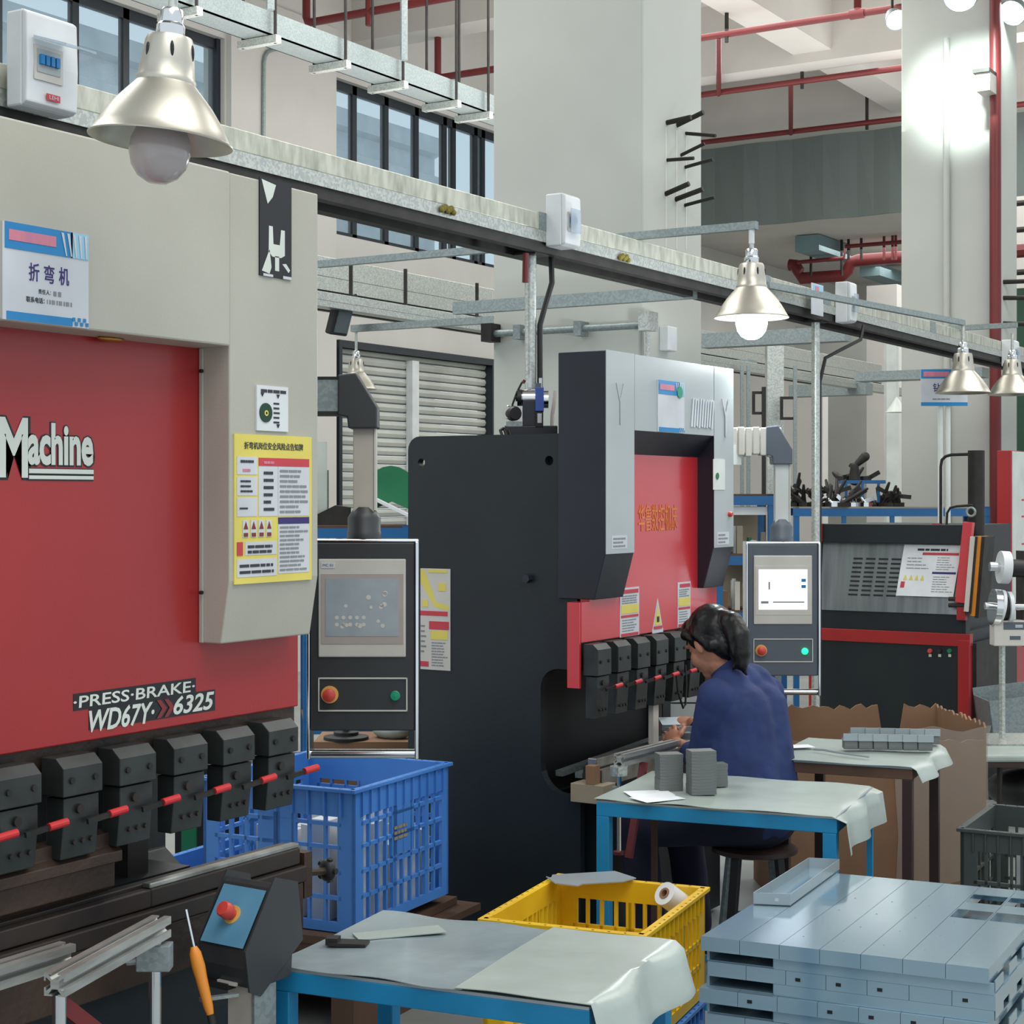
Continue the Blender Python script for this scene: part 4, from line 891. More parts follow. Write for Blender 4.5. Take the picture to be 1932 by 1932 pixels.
p = onx(1375, 970, X2); MB().lathe([(0.011, 0), (0.011, .01), (.008, .016), (0, .016)], p, 20, (1, 0, 0)).build('indicator_lamp', M['redbtn'], t, smooth=True)
for (a, b_, c_, d_), s_ in (((1169, 1205, 1110, 1203), 31), ((1278, 1302, 1099, 1184), 32)):
    fc = faceX(a, b_, c_, d_, XR2); mb = MB(); fc.rect(mb, 0, 1, 0, 1, 0, 0.002); o = mb.build('warning_sticker', M['signwhite'], t)
    mb = MB(); fc.rect(mb, .05, .95, .35, .53, .0022); mb.build('yellow_field', M['signyellow'], o)
    mb = MB(); fc.rect(mb, .15, .95, .04, .12, .0022); fc.rect(mb, .05, .95, .56, .61, .0022); fc.rect(mb, .05, .95, .93, .99, .0022); mb.build('red_bands', M['signred'], o)
    mb = MB(); smear_lines(fc, mb, .1, .9, .15, .34, 4, .0024, .5, .3, s_); smear_lines(fc, mb, .1, .9, .64, .91, 5, .0024, .4, .3, s_+5); mb.build('sticker_text', M['inkgrey'], o)
fc = faceX(1232, 1249, 1130, 1192, XR2); mb = MB(); fc.tri(mb, -.1, 1.1, -.02, 1.0, 0); fc.rect(mb, -.1, 1.1, .93, 1.05, 0, .0012); o = mb.build('hazard_triangle', M['signwhite'], t)
mb = MB(); fc.tri(mb, .12, .88, .2, .80, .0012); mb.build('yellow_triangle', M['signyellow'], o)
mb = MB(); fc.rect(mb, .38, .62, .55, .72, .0022); mb.build('hazard_symbol', M['blackmark'], o)
mb = MB(); fc.rect(mb, .05, .95, .84, .93, .0022); mb.build('hazard_caption', M['signred'], o)
# side plate: notice and bolts
fc = faceY(792, 850, 1072, 1262, YS-0.001); fc.n = V((0, -1, 0))
mb = MB(); fc.rect(mb, 0, 1, 0, 1, 0, 0.002); o = mb.build('machine_notice', M['bezel'], t, label='grey notice sheet with yellow and red blocks')
mb = MB(); q = [fc.pt(a, b_, .0023) for a, b_ in ((.0, .0), (.18, .02), (.55, .33), (.95, .36), (.95, .41), (.5, .38), (0, .12))]; mb.add(q, [tuple(range(7))]); fc.rect(mb, .62, .86, .14, .22, .0022); fc.rect(mb, .1, .28, .31, .38, .0022); fc.rect(mb, .38, .92, .61, .70, .0022); fc.rect(mb, .3, .9, .01, .04, .0022); mb.build('yellow_blocks', M['signyellow'], o)
mb = MB(); fc.rect(mb, .02, .92, .42, .465, .0022); fc.rect(mb, .32, .96, .52, .60, .0022); fc.rect(mb, .02, .3, .92, .97, .0022); mb.build('red_blocks', M['signred'], o)
mb = MB(); smear_lines(fc, mb, .4, .92, .72, .97, 9, .0024, .4, .4, 41); smear_lines(fc, mb, .05, .22, .55, .85, 6, .0024, .35, .4, 42); mb.build('notice_text', M['inkgrey'], o)
p = ony(998, 1091, YS); MB().cyl(p, p-V((0, 0.025, 0)), 0.016, n=6).build('hex_bolt', M['navy2'], t)
# clamps
for u in (1130, 1168, 1205, 1240, 1274, 1305, 1334):
    clamp_unit(t, yx(u, -2.83), -2.815, 1.142, 1.03, 0.885, 0.098)
MB().box(XR2-0.045, XR2-0.01, 5.16, yrr-0.02, 1.06, 1.146).build('clamp_rail', M['rust'], t)
for u in (1240, ): MB().box(-2.88, -2.85, yx(u, -2.86)-0.03, yx(u, -2.86)+0.02, 0.76, 0.9).build('upper_punch', M['oldsteel'], t)
# bed
MB().box(-2.93, -2.855, 5.28, yrr, 0.02, 0.60).build('bed_plate', M['navy'], t)
MB().box(-2.93, -2.86, 5.26, yrr, 0.60, 0.70).build('bed_beam', M['darksteel'], t)
MB().box(-2.90, -2.865, 5.24, yrr, 0.70, 0.735).build('die_block', M['brightsteel'], t, bevel=0.003)
MB().box(-2.855, -2.83, 5.22, yrr, 0.64, 0.70).build('front_rail', M['brightsteel'], t, bevel=0.002)
MB().box(-2.93, -2.80, 5.17, 5.26, 0.59, 0.655).build('bed_end_block', M['tan'], t, bevel=0.002)
MB().box(-2.87, -2.835, 5.17, 5.21, 0.655, 0.72).build('wood_wedge', M['card'], t)
MB().cyl((-2.815, 5.16, 0.61), (-2.79, 5.16, 0.61), 0.012, n=8).build('knob', M['black'], t)
for x_ in (-3.05, -2.97): MB().bar((x_, 5.3, 0.66), (x_+0.02, 6.1, 0.70), 0.03, 0.02).build('gauge_rail', M['galvdull'], t)
MB().box(-2.86, -2.84, yx(1228, -2.85), yx(1238, -2.85), 0.74, 0.98).build('light_bracket', M['bezel'], t)
MB().box(-3.2, -3.1, YE-0.12, YE-0.1, 0.62, 1.0).build('inner_panel', M['black'], t)
b = MB(); ps = [onx(u, v, -2.80) for u, v in ((1276, 1272), (1279, 1305), (1289, 1336), (1293, 1330), (1295, 1290), (1293, 1255))]; b.sweep(ps, 0.004, 8); b.build('sensor_cable', M['black'], t, smooth=True)
# white slatted board seen through beyond the punches
# hydraulic valve group on the top
L = LF(1000, 824, 6.28); k = L.k
vt = thing('hydraulic_valve', 'hydraulic valve block with chrome solenoids on the second press', 'valve', L.loc, L.rz)
L.box(L.mb(), 952, 1052, 803, 824, 0, .12).build('manifold_block', M['navy2'], vt, bevel=0.003)
L.box(L.mb(), 986, 1012, 755, 803, 0.01, .10).build('valve_stack', M['navy2'], vt, bevel=0.002)
L.box(L.mb(), 1010, 1026, 731, 776, -0.01, .09).build('blue_valve_body', M['bluevalve'], vt, bevel=0.002)
L.box(L.mb(), 1010, 1025, 776, 806, -0.005, .09).build('lower_valve', M['darksteel'], vt, bevel=0.002)
L.box(L.mb(), 1014, 1022, 780, 798, -0.007, -.005).build('valve_label', M['signwhite'], vt)
c1 = L.p(984, 749, .04); MB(L.X).cyl(c1, L.p(1010, 749, .04), .031, n=24).build('solenoid', M['chrome'], vt, smooth=True)
MB(L.X).cyl(L.p(976, 749, .04), L.p(986, 749, .04), .031, n=24).cyl(L.p(973, 749, .04), L.p(977, 749, .04), .014, n=16).build('solenoid_cap', M['black'], vt, smooth=True)
MB(L.X).cyl(L.p(1026, 752, .04), L.p(1035, 752, .04), .033, n=24).build('solenoid', M['chrome'], vt, smooth=True)
for u in (1000, 1020): L.box(L.mb(), u-3, u+3, 712, 730, .03, .05).build('cable_plug', M['white'], vt)
L.box(L.mb(), 1011, 1021, 722, 734, .02, .06).build('connector', M['panelgrey'], vt)
MB(L.X).lathe([(0, .02), (.024, .02), (.027, .012), (.027, -.01), (0, -.01)], L.p(963, 777, .03), 24, (-0.8, -0.6, 0)).build('pressure_gauge', M['chrome'], vt, smooth=True)
MB(L.X).lathe([(0, .032), (.022, .032), (.027, .02), (.027, -.01)], L.p(968, 780, .02), 24, (0.3, -1, 0)).build('black_dial', M['black'], vt, smooth=True)
L.box(L.mb(), 955, 985, 795, 806, .0, .05).build('gauge_adapter', M['galvdull'], vt)
MB(L.X).sweep([L.p(966, 765, .03), L.p(975, 740, .03), L.p(984, 722, .03), L.p(990, 716, .03)], .004, 6).build('thin_hose', M['black'], vt)
MB(L.X).sweep([L.p(990, 716, .03), L.p(987, 722, .03)], .006, 6).build('red_cap', M['redpipe'], vt)
for u in (950, 958, 966): MB(L.X).sweep([L.p(u, 808, .02), L.p(u-6, 812, .0), L.p(u-2, 823, -.01)], .006, 6).build('pipe_fitting', M['darksteel'], vt)
MB(L.X).sweep([L.p(1042, 810, .05), L.p(1043, 780, .06), L.p(1046, 758, .06), L.p(1048, 735, .06)], .007, 6).build('clear_hose', M['bezel'], vt)

# ------------------------------------------------------------------ third machine, black and red with a vented steel panel
Y3 = 9.53
t = thing('tapping_machine', 'black and red machine with a vented stainless side and white notice', 'machine', (-3.3, 10, 0))
xa, xb3 = xy(1530, Y3), xy(1815, Y3)
def YB(u0, u1, v0, v1, d=0.03, y=Y3): return MB().box(xy(u0, y), xy(u1, y), y, y+d, zy(u0, v1, y), zy(u0, v0, y))
z9 = zy(1530, 1180, Y3)
MB().box(xa, xb3+0.02, Y3+0.03, 10.6, 0.05, z9).build('lower_cabinet', M['navy'], t)
MB().box(xa, xb3-0.02, Y3+0.06, 10.6, z9, zy(1530, 990, Y3)).build('upper_cabinet', M['navy'], t)
YB(1546, 1812, 1207, 1370, .031).build('cabinet_door', M['navy'], t, bevel=0.002)
YB(1530, 1830, 1184, 1207, .06, Y3-.01).build('red_rail', M['red'], t, bevel=0.003)
MB().box(xy(1808, Y3)-0.0, xy(1830, Y3), Y3-0.012, Y3+.05, 0, zy(1808, 1207, Y3)).build('red_post', M['red'], t, bevel=0.003)
MB().box(xy(1530, Y3)-.01, xy(1546, Y3)-.02, Y3-0.012, Y3+.05, 0, zy(1530, 1207, Y3)).build('red_post', M['red'], t, bevel=0.003)
YB(1544, 1822, 1150, 1186, .08, Y3).build('dark_sill', M['navy'], t)
YB(1534, 1826, 988, 1023, .10, Y3-.01).build('dark_header', M['navy'], t, bevel=0.003)
YB(1533, 1550, 987, 1021, .02, Y3-.03).build('red_end_plate', M['red'], t, bevel=0.002)
zA, zB = zy(1548, 1150, Y3), zy(1548, 1023, Y3); sx0, sx1 = xy(1548, Y3), xy(1812, Y3)
sp = MB(); fq = Face((sx0, Y3+0.05, zB), (sx1-sx0, 0, 0), (0, -0.055, zA-zB)); fq.n = V((0, -1, -0.1)).normalized(); fq.rect(sp, 0, 1, 0, 1, 0, 0.004); pnl = sp.build('vented_panel', M['brushed'], t)
vb = MB()
for i in range(4):
    for j in range(9): q0 = .23+i*.092-.03*j/9; fq.rect(vb, q0, q0+.068, .22+j*.066, .22+j*.066+.028, 0.0042, 0.001)
o = vb.build('louvre_slots', M['black'], pnl); o['kind'] = 'stuff'
f2 = Face(fq.pt(.585, .0, .02), fq.r*.40, fq.d*.74); f2.n = fq.n
f2.o = fq.pt(.60, .01, .02); f2.d = fq.d*.74-fq.r*.045
mb = MB(); f2.rect(mb, 0, 1, 0, 1, 0, .003); o = mb.build('safety_notice', M['paper'], t, label='white safety notice board')
mb = MB(); f2.rect(mb, .35, .98, .15, .20, .0035); f2.rect(mb, .05, .12, .72, .84, .0035); mb.build('red_headings', M['signred'], o)
mb = MB(); f2.rect(mb, .57, .98, .52, .56, .0035); mb.build('purple_heading', M['inkpurple'], o)
mb = MB(); smear_lines(f2, mb, .25, .78, .06, .12, 1, .0036, .7, 0, 51); mb.build('notice_title', M['ink'], o)
mb = MB(); smear_lines(f2, mb, .62, .97, .23, .5, 6, .0036, .3, .4, 52); smear_lines(f2, mb, .6, .97, .6, .93, 7, .0036, .3, .4, 53); smear_lines(f2, mb, .1, .5, .24, .5, 4, .0036, .25, .4, 54); mb.build('fine_print', M['inkgrey'], o)
mb = MB()
for i in range(4): f2.tri(mb, .08+i*.1, .15+i*.1, .58, .69, .0036)
mb.build('hazard_triangles', M['signyellow'], o)
for u, m_, lb in ((1755, 'redbtn', 'red'), (1773, 'darksteel', 'dark'), (1792, 'green', 'green')):
    p = ony(u, 1228, Y3-.001); MB().lathe([(.014, 0), (.014, .01), (.011, .018), (0, .018)], p, 18, (0, -1, 0)).build('push_button', M[m_], t, label=lb+' push button', smooth=True)
    MB().box(p.x-.008, p.x+.008, p.y-.003, p.y, p.z-.034, p.z-.018).build('button_tag', M['bezel'], t)
# front end (+X) with the leaning red bar
MB().box(xy(1826, Y3)-.0, -2.80, Y3+.05, Y3+0.55, 0.02, zy(1830, 1215, Y3)).build('front_panel', M['darksteel'], t)
MB().box(-2.80, -2.79, Y3+.53, Y3+.56, 0.02, .85).build('front_red_edge', M['red'], t)
MB().bar(ony(1828, 985, Y3-.04), ony(1813, 1137, Y3-.04), 0.055, 0.05, (0, 1, 0)).build('leaning_red_bar', M['red2'], t, bevel=.004)
MB().bar(ony(1815, 1135, Y3-.03), ony(1815, 1170, Y3-.03), 0.05, 0.05, (0, 1, 0)).build('red_bar_foot', M['red'], t, bevel=.004)
for i, (m_, u) in enumerate((('bezel', 1836), ('black', 1841), ('orange', 1848), ('darksteel', 1856))):
    MB().bar(ony(u+8, 1012, Y3+.02+.02*i), ony(u-4, 1152+4*i, Y3+.02+.02*i), 0.022, 0.2, (0, 1, 0)).build('guide_plate', M[m_], t)
for v in (1130, 1142): MB().cyl(ony(1790, v, Y3-.05), ony(1820, v, Y3-.05), .012, n=10).build('guide_pin', M['darksteel'], t)
p = ony(1842, 985, Y3+.2)
MB().cyl((p.x, p.y, p.z-.1), (p.x, p.y, zy(1842, 850, Y3+.2)), .047, n=24).build('hydraulic_cylinder', M['darksteel'], t, smooth=True)
MB().sweep([ony(u, v, Y3+.2) for u, v in ((1775, 990), (1775, 880), (1777, 868), (1784, 861), (1795, 858), (1830, 857))], .009, 8).build('hydraulic_pipe', M['darksteel'], t, smooth=True)
MB().sweep([ony(u, v, Y3+.1) for u, v in ((1786, 990), (1787, 968), (1793, 958), (1805, 955), (1835, 953))], .007, 8).build('hydraulic_pipe', M['darksteel'], t, smooth=True)
c = ony(1832, 966, Y3); b = MB(); b.sweep([c+V((.024*math.cos(a), 0, .024*math.sin(a))) for a in [i*math.pi/8 for i in range(17)]], .007, 8); b.build('eye_bolt', M['galvdull'], t, smooth=True)
MB().cyl(ony(1768, 1000, Y3+.1), ony(1768, 988, Y3+.1), .03, n=12).build('red_valve', M['red'], t)
from mathutils.geometry import tessellate_polygon
# ================================================================== TABLES, CRATES, PERSON, STOCK
def ang(a, b): return math.atan2(b.y-a.y, b.x-a.x)
def table(A, B, width_vec_len, depth_len, z, label, frame='tableblue', legs='tableblue', tb=0.04, group=None, drop_top='partlight', rear=None):
    """A -> B is the near edge; the table runs back from it"""
    a = ang(A, B); t = thing('work_table', label, 'table', (A.x, A.y, 0), a)
    X = WM[t.name]; L_, D_ = width_vec_len, depth_len
    MB(X).box(0, L_, 0, tb, z-tb, z).box(0, L_, D_-tb, D_, z-tb, z).box(0, tb, tb, D_-tb, z-tb, z).box(L_-tb, L_, tb, D_-tb, z-tb, z).build('frame', M[frame], t, bevel=0.002)
    for x in (0, L_-tb):
        for y in (0, D_-tb):
            if rear and y: x_ = x if x == 0 else L_-.018; MB(X).box(x_, x_+.018, D_-.018, D_, 0, z-tb).build('leg', M[rear if x == 0 else legs], t)
            else: MB(X).box(x, x+tb*.95, y, y+tb*.95, 0, z-tb).build('leg', M[legs], t, bevel=0.002)
    MB(X).box(0.001, L_-.001, .001, D_-.001, z, z+0.006).build('table_top', M[drop_top], t)
    MB(X).box(tb, L_-tb, tb*.3, tb*.6, .12, .14).box(tb, L_-tb, D_-tb*.6, D_-tb*.3, .12, .14).build('lower_rail', M[frame], t)
    return t, X
def drape(X, x0, x1, y0, y1, z, flap, label, cat, m, name='plastic_sheet', seed=1, nx=26, ny=18, front=0.0, wav=0.003, fx=0.3):
    """thin sheet lying on a table; its right edge hangs down by `flap`"""
    r = random.Random(seed); vs = []; us = [i/nx for i in range(nx+1)]
    tot = (x1-x0)+flap
    for j in range(ny+1):
        for i in range(nx+1):
            s_ = tot*i/nx; y = y0+(y1-y0)*j/ny
            if s_ <= x1-x0: px, pz = x0+s_, z+wav*(0.5+0.5*math.sin(s_*23+y*9+seed))
            else:
                d = s_-(x1-x0); px, pz = x1+0.012+fx*d+0.012*math.sin(y*22+seed), z-d*0.95
            vs.append((px, y+wav*math.sin(s_*31), pz))
    n = len(vs); T = 0.0015
    top = vs; bot = [(x, y, zz-T) for x, y, zz in vs]; W = nx+1
    fs = [(j*W+i, j*W+i+1, (j+1)*W+i+1, (j+1)*W+i) for j in range(ny) for i in range(nx)]
    fs += [(n+j*W+i, n+(j+1)*W+i, n+(j+1)*W+i+1, n+j*W+i+1) for j in range(ny) for i in range(nx)]
    ring = [(0, i) for i in range(nx+1)]+[(j, nx) for j in range(1, ny+1)]+[(ny, i) for i in range(nx-1, -1, -1)]+[(j, 0) for j in range(ny-1, 0, -1)]
    idx = [j*W+i for j, i in ring]
    for a, b in zip(idx, idx[1:]+idx[:1]): fs.append((a, n+a, n+b, b))
    return solo(name, MB(X).add(top+bot, fs), m, label, cat, smooth=True, angle=60)
# near table
zt1_ = 0.72
A, B_ = onz(513, 1829, zt1_), onz(1112, 1907, zt1_)
C_ = onz(1342, 1804, zt1_); Bk = onz(797, 1735, zt1_)
tabA, XA = table(A, B_, (B_-A).length, (Bk-A).length*0.985, zt1_, 'blue steel work table nearest the viewer, covered with plastic sheets')
LA = (B_-A).length; DA = (Bk-A).length
drape(XA, -0.005, LA*0.62, -0.004, DA-.01, zt1_+.008, 0.0, 'bluish creased plastic film on the left of the near table', 'plastic film', M['film'], 'plastic_film', 3, wav=0.004)
drape(XA, LA*0.60, LA+.005, -0.006, DA-.005, zt1_+.0125, 0.10, 'whitish sheet on the right of the near table hanging over its edge', 'sheet', M['sheet'], 'plastic_sheet', 5, wav=0.003)
# metal offcut and tape near the left corner
p = XA @ V((.06, .18, zt1_+.013)); solo('metal_offcut', MB(Matrix.Translation(p) @ Matrix.Rotation(0.4, 4, 'Z')).box(-.03, .05, -.02, .02, 0, .006).box(-.035, -.01, -.015, .015, 0, .014), M['darksteel'], 'small dark metal offcut on the left corner of the near table', 'offcut')
p = XA @ V((.12, .30, zt1_+.013)); solo('crumpled_film', MB(Matrix.Translation(p) @ Matrix.Rotation(0.9, 4, 'Z')).box(-.09, .10, -.03, .03, 0, .002), M['sheet'], 'strip of pale film on the back left of the near table', 'plastic film')
# second table
A, B_, C_ = onz(1125, 1513, .72), onz(1579, 1546, .72), onz(1672, 1490, .72)
tabB, XB = table(A, B_, (B_-A).length, (C_-B_).length, .72, 'small blue steel table with plastic cover beside the seated woman', tb=.042, rear='wood')
LB = (B_-A).length; DB = (C_-B_).length
drape(XB, -.004, LB+.004, -.008, DB+.004, .728, 0.115, 'whitish crumpled plastic cover hanging off the right of the second table', 'sheet', M['sheet'], 'plastic_sheet', 8, wav=0.004, fx=0.12)
def stack(u, v, w_, d_, h, n, label, group, m='part', yaw=0.2, z=.732):
    p = onz(u, v, z); X = Matrix.Translation(p) @ Matrix.Rotation(YAW+yaw, 4, 'Z'); t = None
    r = random.Random(int(u)); th = h/n
    for i in range(n):
        o = solo('steel_bracket', MB(X).box(-w_/2+r.uniform(-.0007, .0007), w_/2+r.uniform(-.0007, .0007), -d_/2+r.uniform(-.0007, .0007), d_/2+r.uniform(-.0007, .0007), i*th, (i+.97)*th), M[m], label, 'bracket', group)
    return p
stack(1262, 1490, .075, .06, .115, 12, 'thin grey brackets in the left of the three piles on the second table', 'brackets in the left pile')
stack(1323, 1497, .080, .06, .135, 14, 'thin grey brackets in the tall middle pile on the second table', 'brackets in the middle pile')
stack(1357, 1482, .040, .05, .072, 8, 'thin grey brackets in the short pile nearest the woman', 'brackets in the right pile')
for u, v, yaw in ((1225, 1497, .2), (1240, 1506, .5)):
    p = onz(u, v, .7335+.001*(yaw > .3)); X = Matrix.Translation(p) @ Matrix.Rotation(YAW+yaw, 4, 'Z')
    solo('paper_sheet', MB(X).box(-.07, .07, -.05, .05, 0, .0008), M['paper'], 'white paper sheet on the second table, %s' % ('lower one' if yaw < .3 else 'upper one at the front edge'), 'paper')
# third table
A, B_ = onz(1470, 1436, .75), onz(1722, 1452, .75); C_ = onz(1781, 1411, .75)
tabC, XC3 = table(A, B_, (B_-A).length, (C_-B_).length*1.0, .75, 'brown-legged table behind the woman with a white cover and small grey parts', 'wood', 'darkwood', tb=.035)
LC = (B_-A).length; DC = (C_-B_).length
drape(XC3, -.03, LC+.01, -.015, DC, .758, 0.05, 'white cover on the brown-legged table behind the woman', 'sheet', M['sheet'], 'plastic_sheet', 11, wav=0.003, fx=0.5)
k = 0
for row in range(2):
    for i in range(6):
        u = 1604+i*28+row*13; v = 1412-row*12+i*0.6
        p = onz(u, v, .768); X = Matrix.Translation(p) @ Matrix.Rotation(YAW-0.05, 4, 'Z')
        if k == 0:
            b = MB(X).box(-.021, .021, -.02, .02, 0, .028).box(-.024, .024, -.024, .024, .028, .032).box(-.021, .021, .0, .022, .032, .036)
            t = thing('formed_cap', 'small grey formed metal caps set out in two rows on the brown-legged table', 'metal part', p, YAW-.05, 'formed caps in two rows')
            MB(X).box(-.025, .025, -.022, .022, 0, .030).build('cap_body', M['part'], t, bevel=0.003)
            MB(X).prism([(-.026, .030), (.024, .030), (.024, .033), (.0, .036), (-.02, .055), (-.026, .055)], 0, -.027, .027).build('cap_lid', M['partlight'], t)
            first = t
        else: copy_tree(first, loc=p, rotz=YAW-.05)
        k += 1
p = onz(1556, 1418, .769); solo('curved_strip', MB().sweep([onz(1535, 1414, .770), onz(1555, 1415, .773), onz(1575, 1419, .771), onz(1640, 1428, .770)], .004, 6), M['partlight'], 'bent silver strip lying on the table behind the woman', 'strip')
p = onz(1500, 1408, .769); solo('paper_sheet', MB(Matrix.Translation(p) @ Matrix.Rotation(YAW+.2, 4, 'Z')).box(-.05, .06, -.04, .03, 0, .001), M['paper'], 'white paper on the table right behind the woman', 'paper')

# ------------------------------------------------------------------ plastic crates
def crate(A, a, L_, D_, h, m, label, group=None, nl=12, nd=8, rows=(0.0, .28, .56), handle=False, tag_=None):
    t = thing('plastic_crate', label, 'crate', A, a, group); X = WM[t.name]; T = .012; top = h*.80
    for nm, (x0, x1, y0, y1), ax_, n in (('side_wall', (0, L_, 0, T), 0, nl), ('side_wall', (0, L_, D_-T, D_), 0, nl), ('end_wall', (0, T, 0, D_), 1, nd), ('end_wall', (L_-T, L_, 0, D_), 1, nd)):
        b = MB(X); S = L_ if ax_ == 0 else D_
        def seg(a0, a1, z0, z1):
            if ax_ == 0: b.box(a0, a1, y0, y1, z0, z1)
            else: b.box(x0, x1, a0, a1, z0, z1)
        seg(0, .045, 0, h); seg(S-.045, S, 0, h); seg(.045, S-.045, top, h-.001); seg(.045, S-.045, 0, .03)
        st = (S-.09)/n
        for i in range(1, n): seg(.045+i*st-.0045, .045+i*st+.0045, .03, top)
        for i in range(0, n+1, 4): seg(max(.045, .045+i*st-.012), min(S-.045, .045+i*st+.012), .03, top)
        for r_ in rows[1:]: seg(.045, S-.045, top*r_+.02, top*r_+.032)
        if handle: seg(S*.5-.07, S*.5+.07, top*.55, top)
        w_ = b.build(nm, m, t)
        rb = MB(X)
        for i in range(n+1):
            c = .045+i*st
            if ax_ == 0: yy = (y0-.008, y0) if y0 == 0 else (y1, y1+.008); rb.box(c-.003, c+.003, yy[0], yy[1], top, h)
            else: xx = (x0-.008, x0) if x0 == 0 else (x1, x1+.008); rb.box(xx[0], xx[1], c-.003, c+.003, top, h)
        rb.build('rim_ribs', m, w_)
    MB(X).box(T, L_-T, T, D_-T, 0, .008).build('floor_panel', m, t)
    MB(X).box(-.012, L_+.012, -.012, .0, h-.012, h).box(-.012, L_+.012, D_, D_+.012, h-.012, h).box(-.012, 0, 0, D_, h-.012, h).box(L_, L_+.012, 0, D_, h-.012, h).build('rim', m, t, bevel=.002)
    return t, X
zb_ = .76
A, R_ = onz(667, 1490, zb_), onz(846, 1438, zb_)
a = ang(A, R_)
# long side runs A -> R_, the crate extends to the left of it
bc, XBc = crate(V((A.x, A.y, .32)), a, (R_-A).length, .56, .44, M['crateblue'], 'large bright blue lattice crate beside the second press', 'blue crates', 10, 8, (0, .22, .44, .66, .86), True)
fl_ = Face(XBc @ V(((R_-A).length*.40, -.001, .29)), XBc.to_3x3() @ V((.09, 0, 0)), V((0, 0, -.05))); mb = MB(); smear_lines(fl_, mb, 0, 1, 0, 1, 3, .001, .6, .2, 61); mb.build('worn_marking', M['tan'], bc)
lo, XLo = crate(V((A.x, A.y, .02))-RT*0.42+FW*.30, a, .6, .40, .40, M['crateblue'], 'blue crate seen through the left press, lower and farther back', 'blue crates', 10, 7)
# white parts inside
r_ = random.Random(2)
for i in range(20):
    p = XBc @ V((.10+.10*(i % 5)+.01*r_.random(), .07+.10*(i//5), .010)); hh = .16+.16*r_.random()
    b = MB(Matrix.Translation(p) @ Matrix.Rotation(a+r_.uniform(-.3, .3), 4, 'Z')).box(-.035, .035, -.035, .035, 0, hh)
    solo('white_bracket', b, M['white'], 'white boxy parts standing inside the big blue crate', 'metal part', 'white parts in the big blue crate')
# flattened cardboard and boards under the blue crate
for i in range(3):
    X = Matrix.Translation(V((A.x, A.y, .24+.026*i))) @ Matrix.Rotation(a+.05*i, 4, 'Z')
    solo('flat_board', MB(X).box(-.04, .74-.05*i, -.05+.03*i, .5, 0, .024), M['wood'], 'brown board under the big blue crate, %s of the three' % ('lowest', 'middle', 'topmost')[i], 'board', 'boards under the blue crate')
X = Matrix.Translation(V((A.x, A.y, 0))) @ Matrix.Rotation(a, 4, 'Z')
solo('wooden_pallet', MB(X).box(0, .66, 0, .46, .2, .238).box(0, .66, 0, .08, 0, .2).box(0, .66, .38, .46, 0, .2), M['wood'], 'dark wooden pallet carrying the blue crate and boards', 'pallet')
# yellow crate
zy_ = .56
A, Fp, Rp = onz(912, 1732, zy_), onz(1213, 1763, zy_), onz(1367, 1678, zy_)
a = ang(A, Fp); Ly, Dy = (Fp-A).length, (Rp-Fp).length
# front edge A -> Fp is the near side
yc_, XY_ = crate(V((A.x, A.y, zy_-.30)), a, Ly, Dy, .30, M['crateyellow'], 'yellow lattice crate between the tables', None, 8, 12)
crate(V((A.x, A.y, 0.0))-V((.0, .0, 0)), a, Ly, Dy, .255, M['crateblue'], 'blue crate standing under the yellow crate', 'blue crates', 8, 12)
# sheet on its rim
q = [onz(u, v, zy_+.008) for u, v in ((1030, 1655), (1040, 1658), (1042, 1652), (1160, 1645), (1200, 1658), (1175, 1665), (1100, 1669), (1090, 1673), (1048, 1668))]
solo('steel_blank', MB().add([tuple(x) for x in q]+[tuple(x+V((0, 0, .003))) for x in q], [tuple(range(9))[::-1], tuple(range(9, 18))]+[(i, (i+1) % 9, 9+(i+1) % 9, 9+i) for i in range(9)]), M['partlight'], 'thin grey notched steel sheet resting on the yellow crate back rim', 'sheet')
q0 = XY_ @ V((Ly*.87, Dy*.60, .23)); q1 = XY_ @ V((Ly*.80, Dy*.88, .27)); q0 = onz(1290, 1712, .50); q1 = q0+FW*.09+RT*.00+V((0, 0, .01))
t = thing('tape_roll', 'roll of white film with brown core in the yellow crate', 'roll', q0)
dd = (q1-q0).normalized()
MB().lathe([(.016, 0), (.034, 0), (.034, .09), (.016, .09), (.016, 0)], q0, 28, (-.25, -.7, .5)).build('film_winding', M['white'], t, smooth=True)
MB().lathe([(.010, -.001), (.0165, -.001), (.0165, .092), (.010, .092), (.010, -.001)], q0, 20, (-.25, -.7, .5)).build('cardboard_core', M['card'], t, smooth=True)
p = XY_ @ V((Ly*.5, Dy*.5, .012)); solo('crumpled_film', MB(Matrix.Translation(p) @ Matrix.Rotation(a, 4, 'Z')).box(-.12, .14, -.2, .2, 0, .17), M['card'], 'cardboard carton inside the yellow crate', 'box') if False else None
# grey crate at right
zg_ = .50
A, Bk = onz(1812, 1562, zg_), onz(1874, 1517, zg_)
a = ang(A, Bk)-math.pi/2
gc, XG = crate(V((A.x, A.y, 0.12)), a, .60, (Bk-A).length, .38, M['crategrey'], 'dark grey lattice crate at the right edge', None, 12, 6)
solo('flat_board', MB(Matrix.Translation(V((A.x, A.y, 0))) @ Matrix.Rotation(a, 4, 'Z')).box(0, .6, 0, .42, 0, .118), M['wood'], 'low wooden base under the dark grey crate', 'board')
for i in range(4):
    p = XG @ V((.20+.09*i, .2, .012)); solo('white_bracket', MB(Matrix.Translation(p) @ Matrix.Rotation(a, 4, 'Z')).box(-.03, .03, -.1, .1, 0, .30), M['white'], 'white flat parts standing in the dark grey crate', 'metal part', 'white parts in the grey crate')
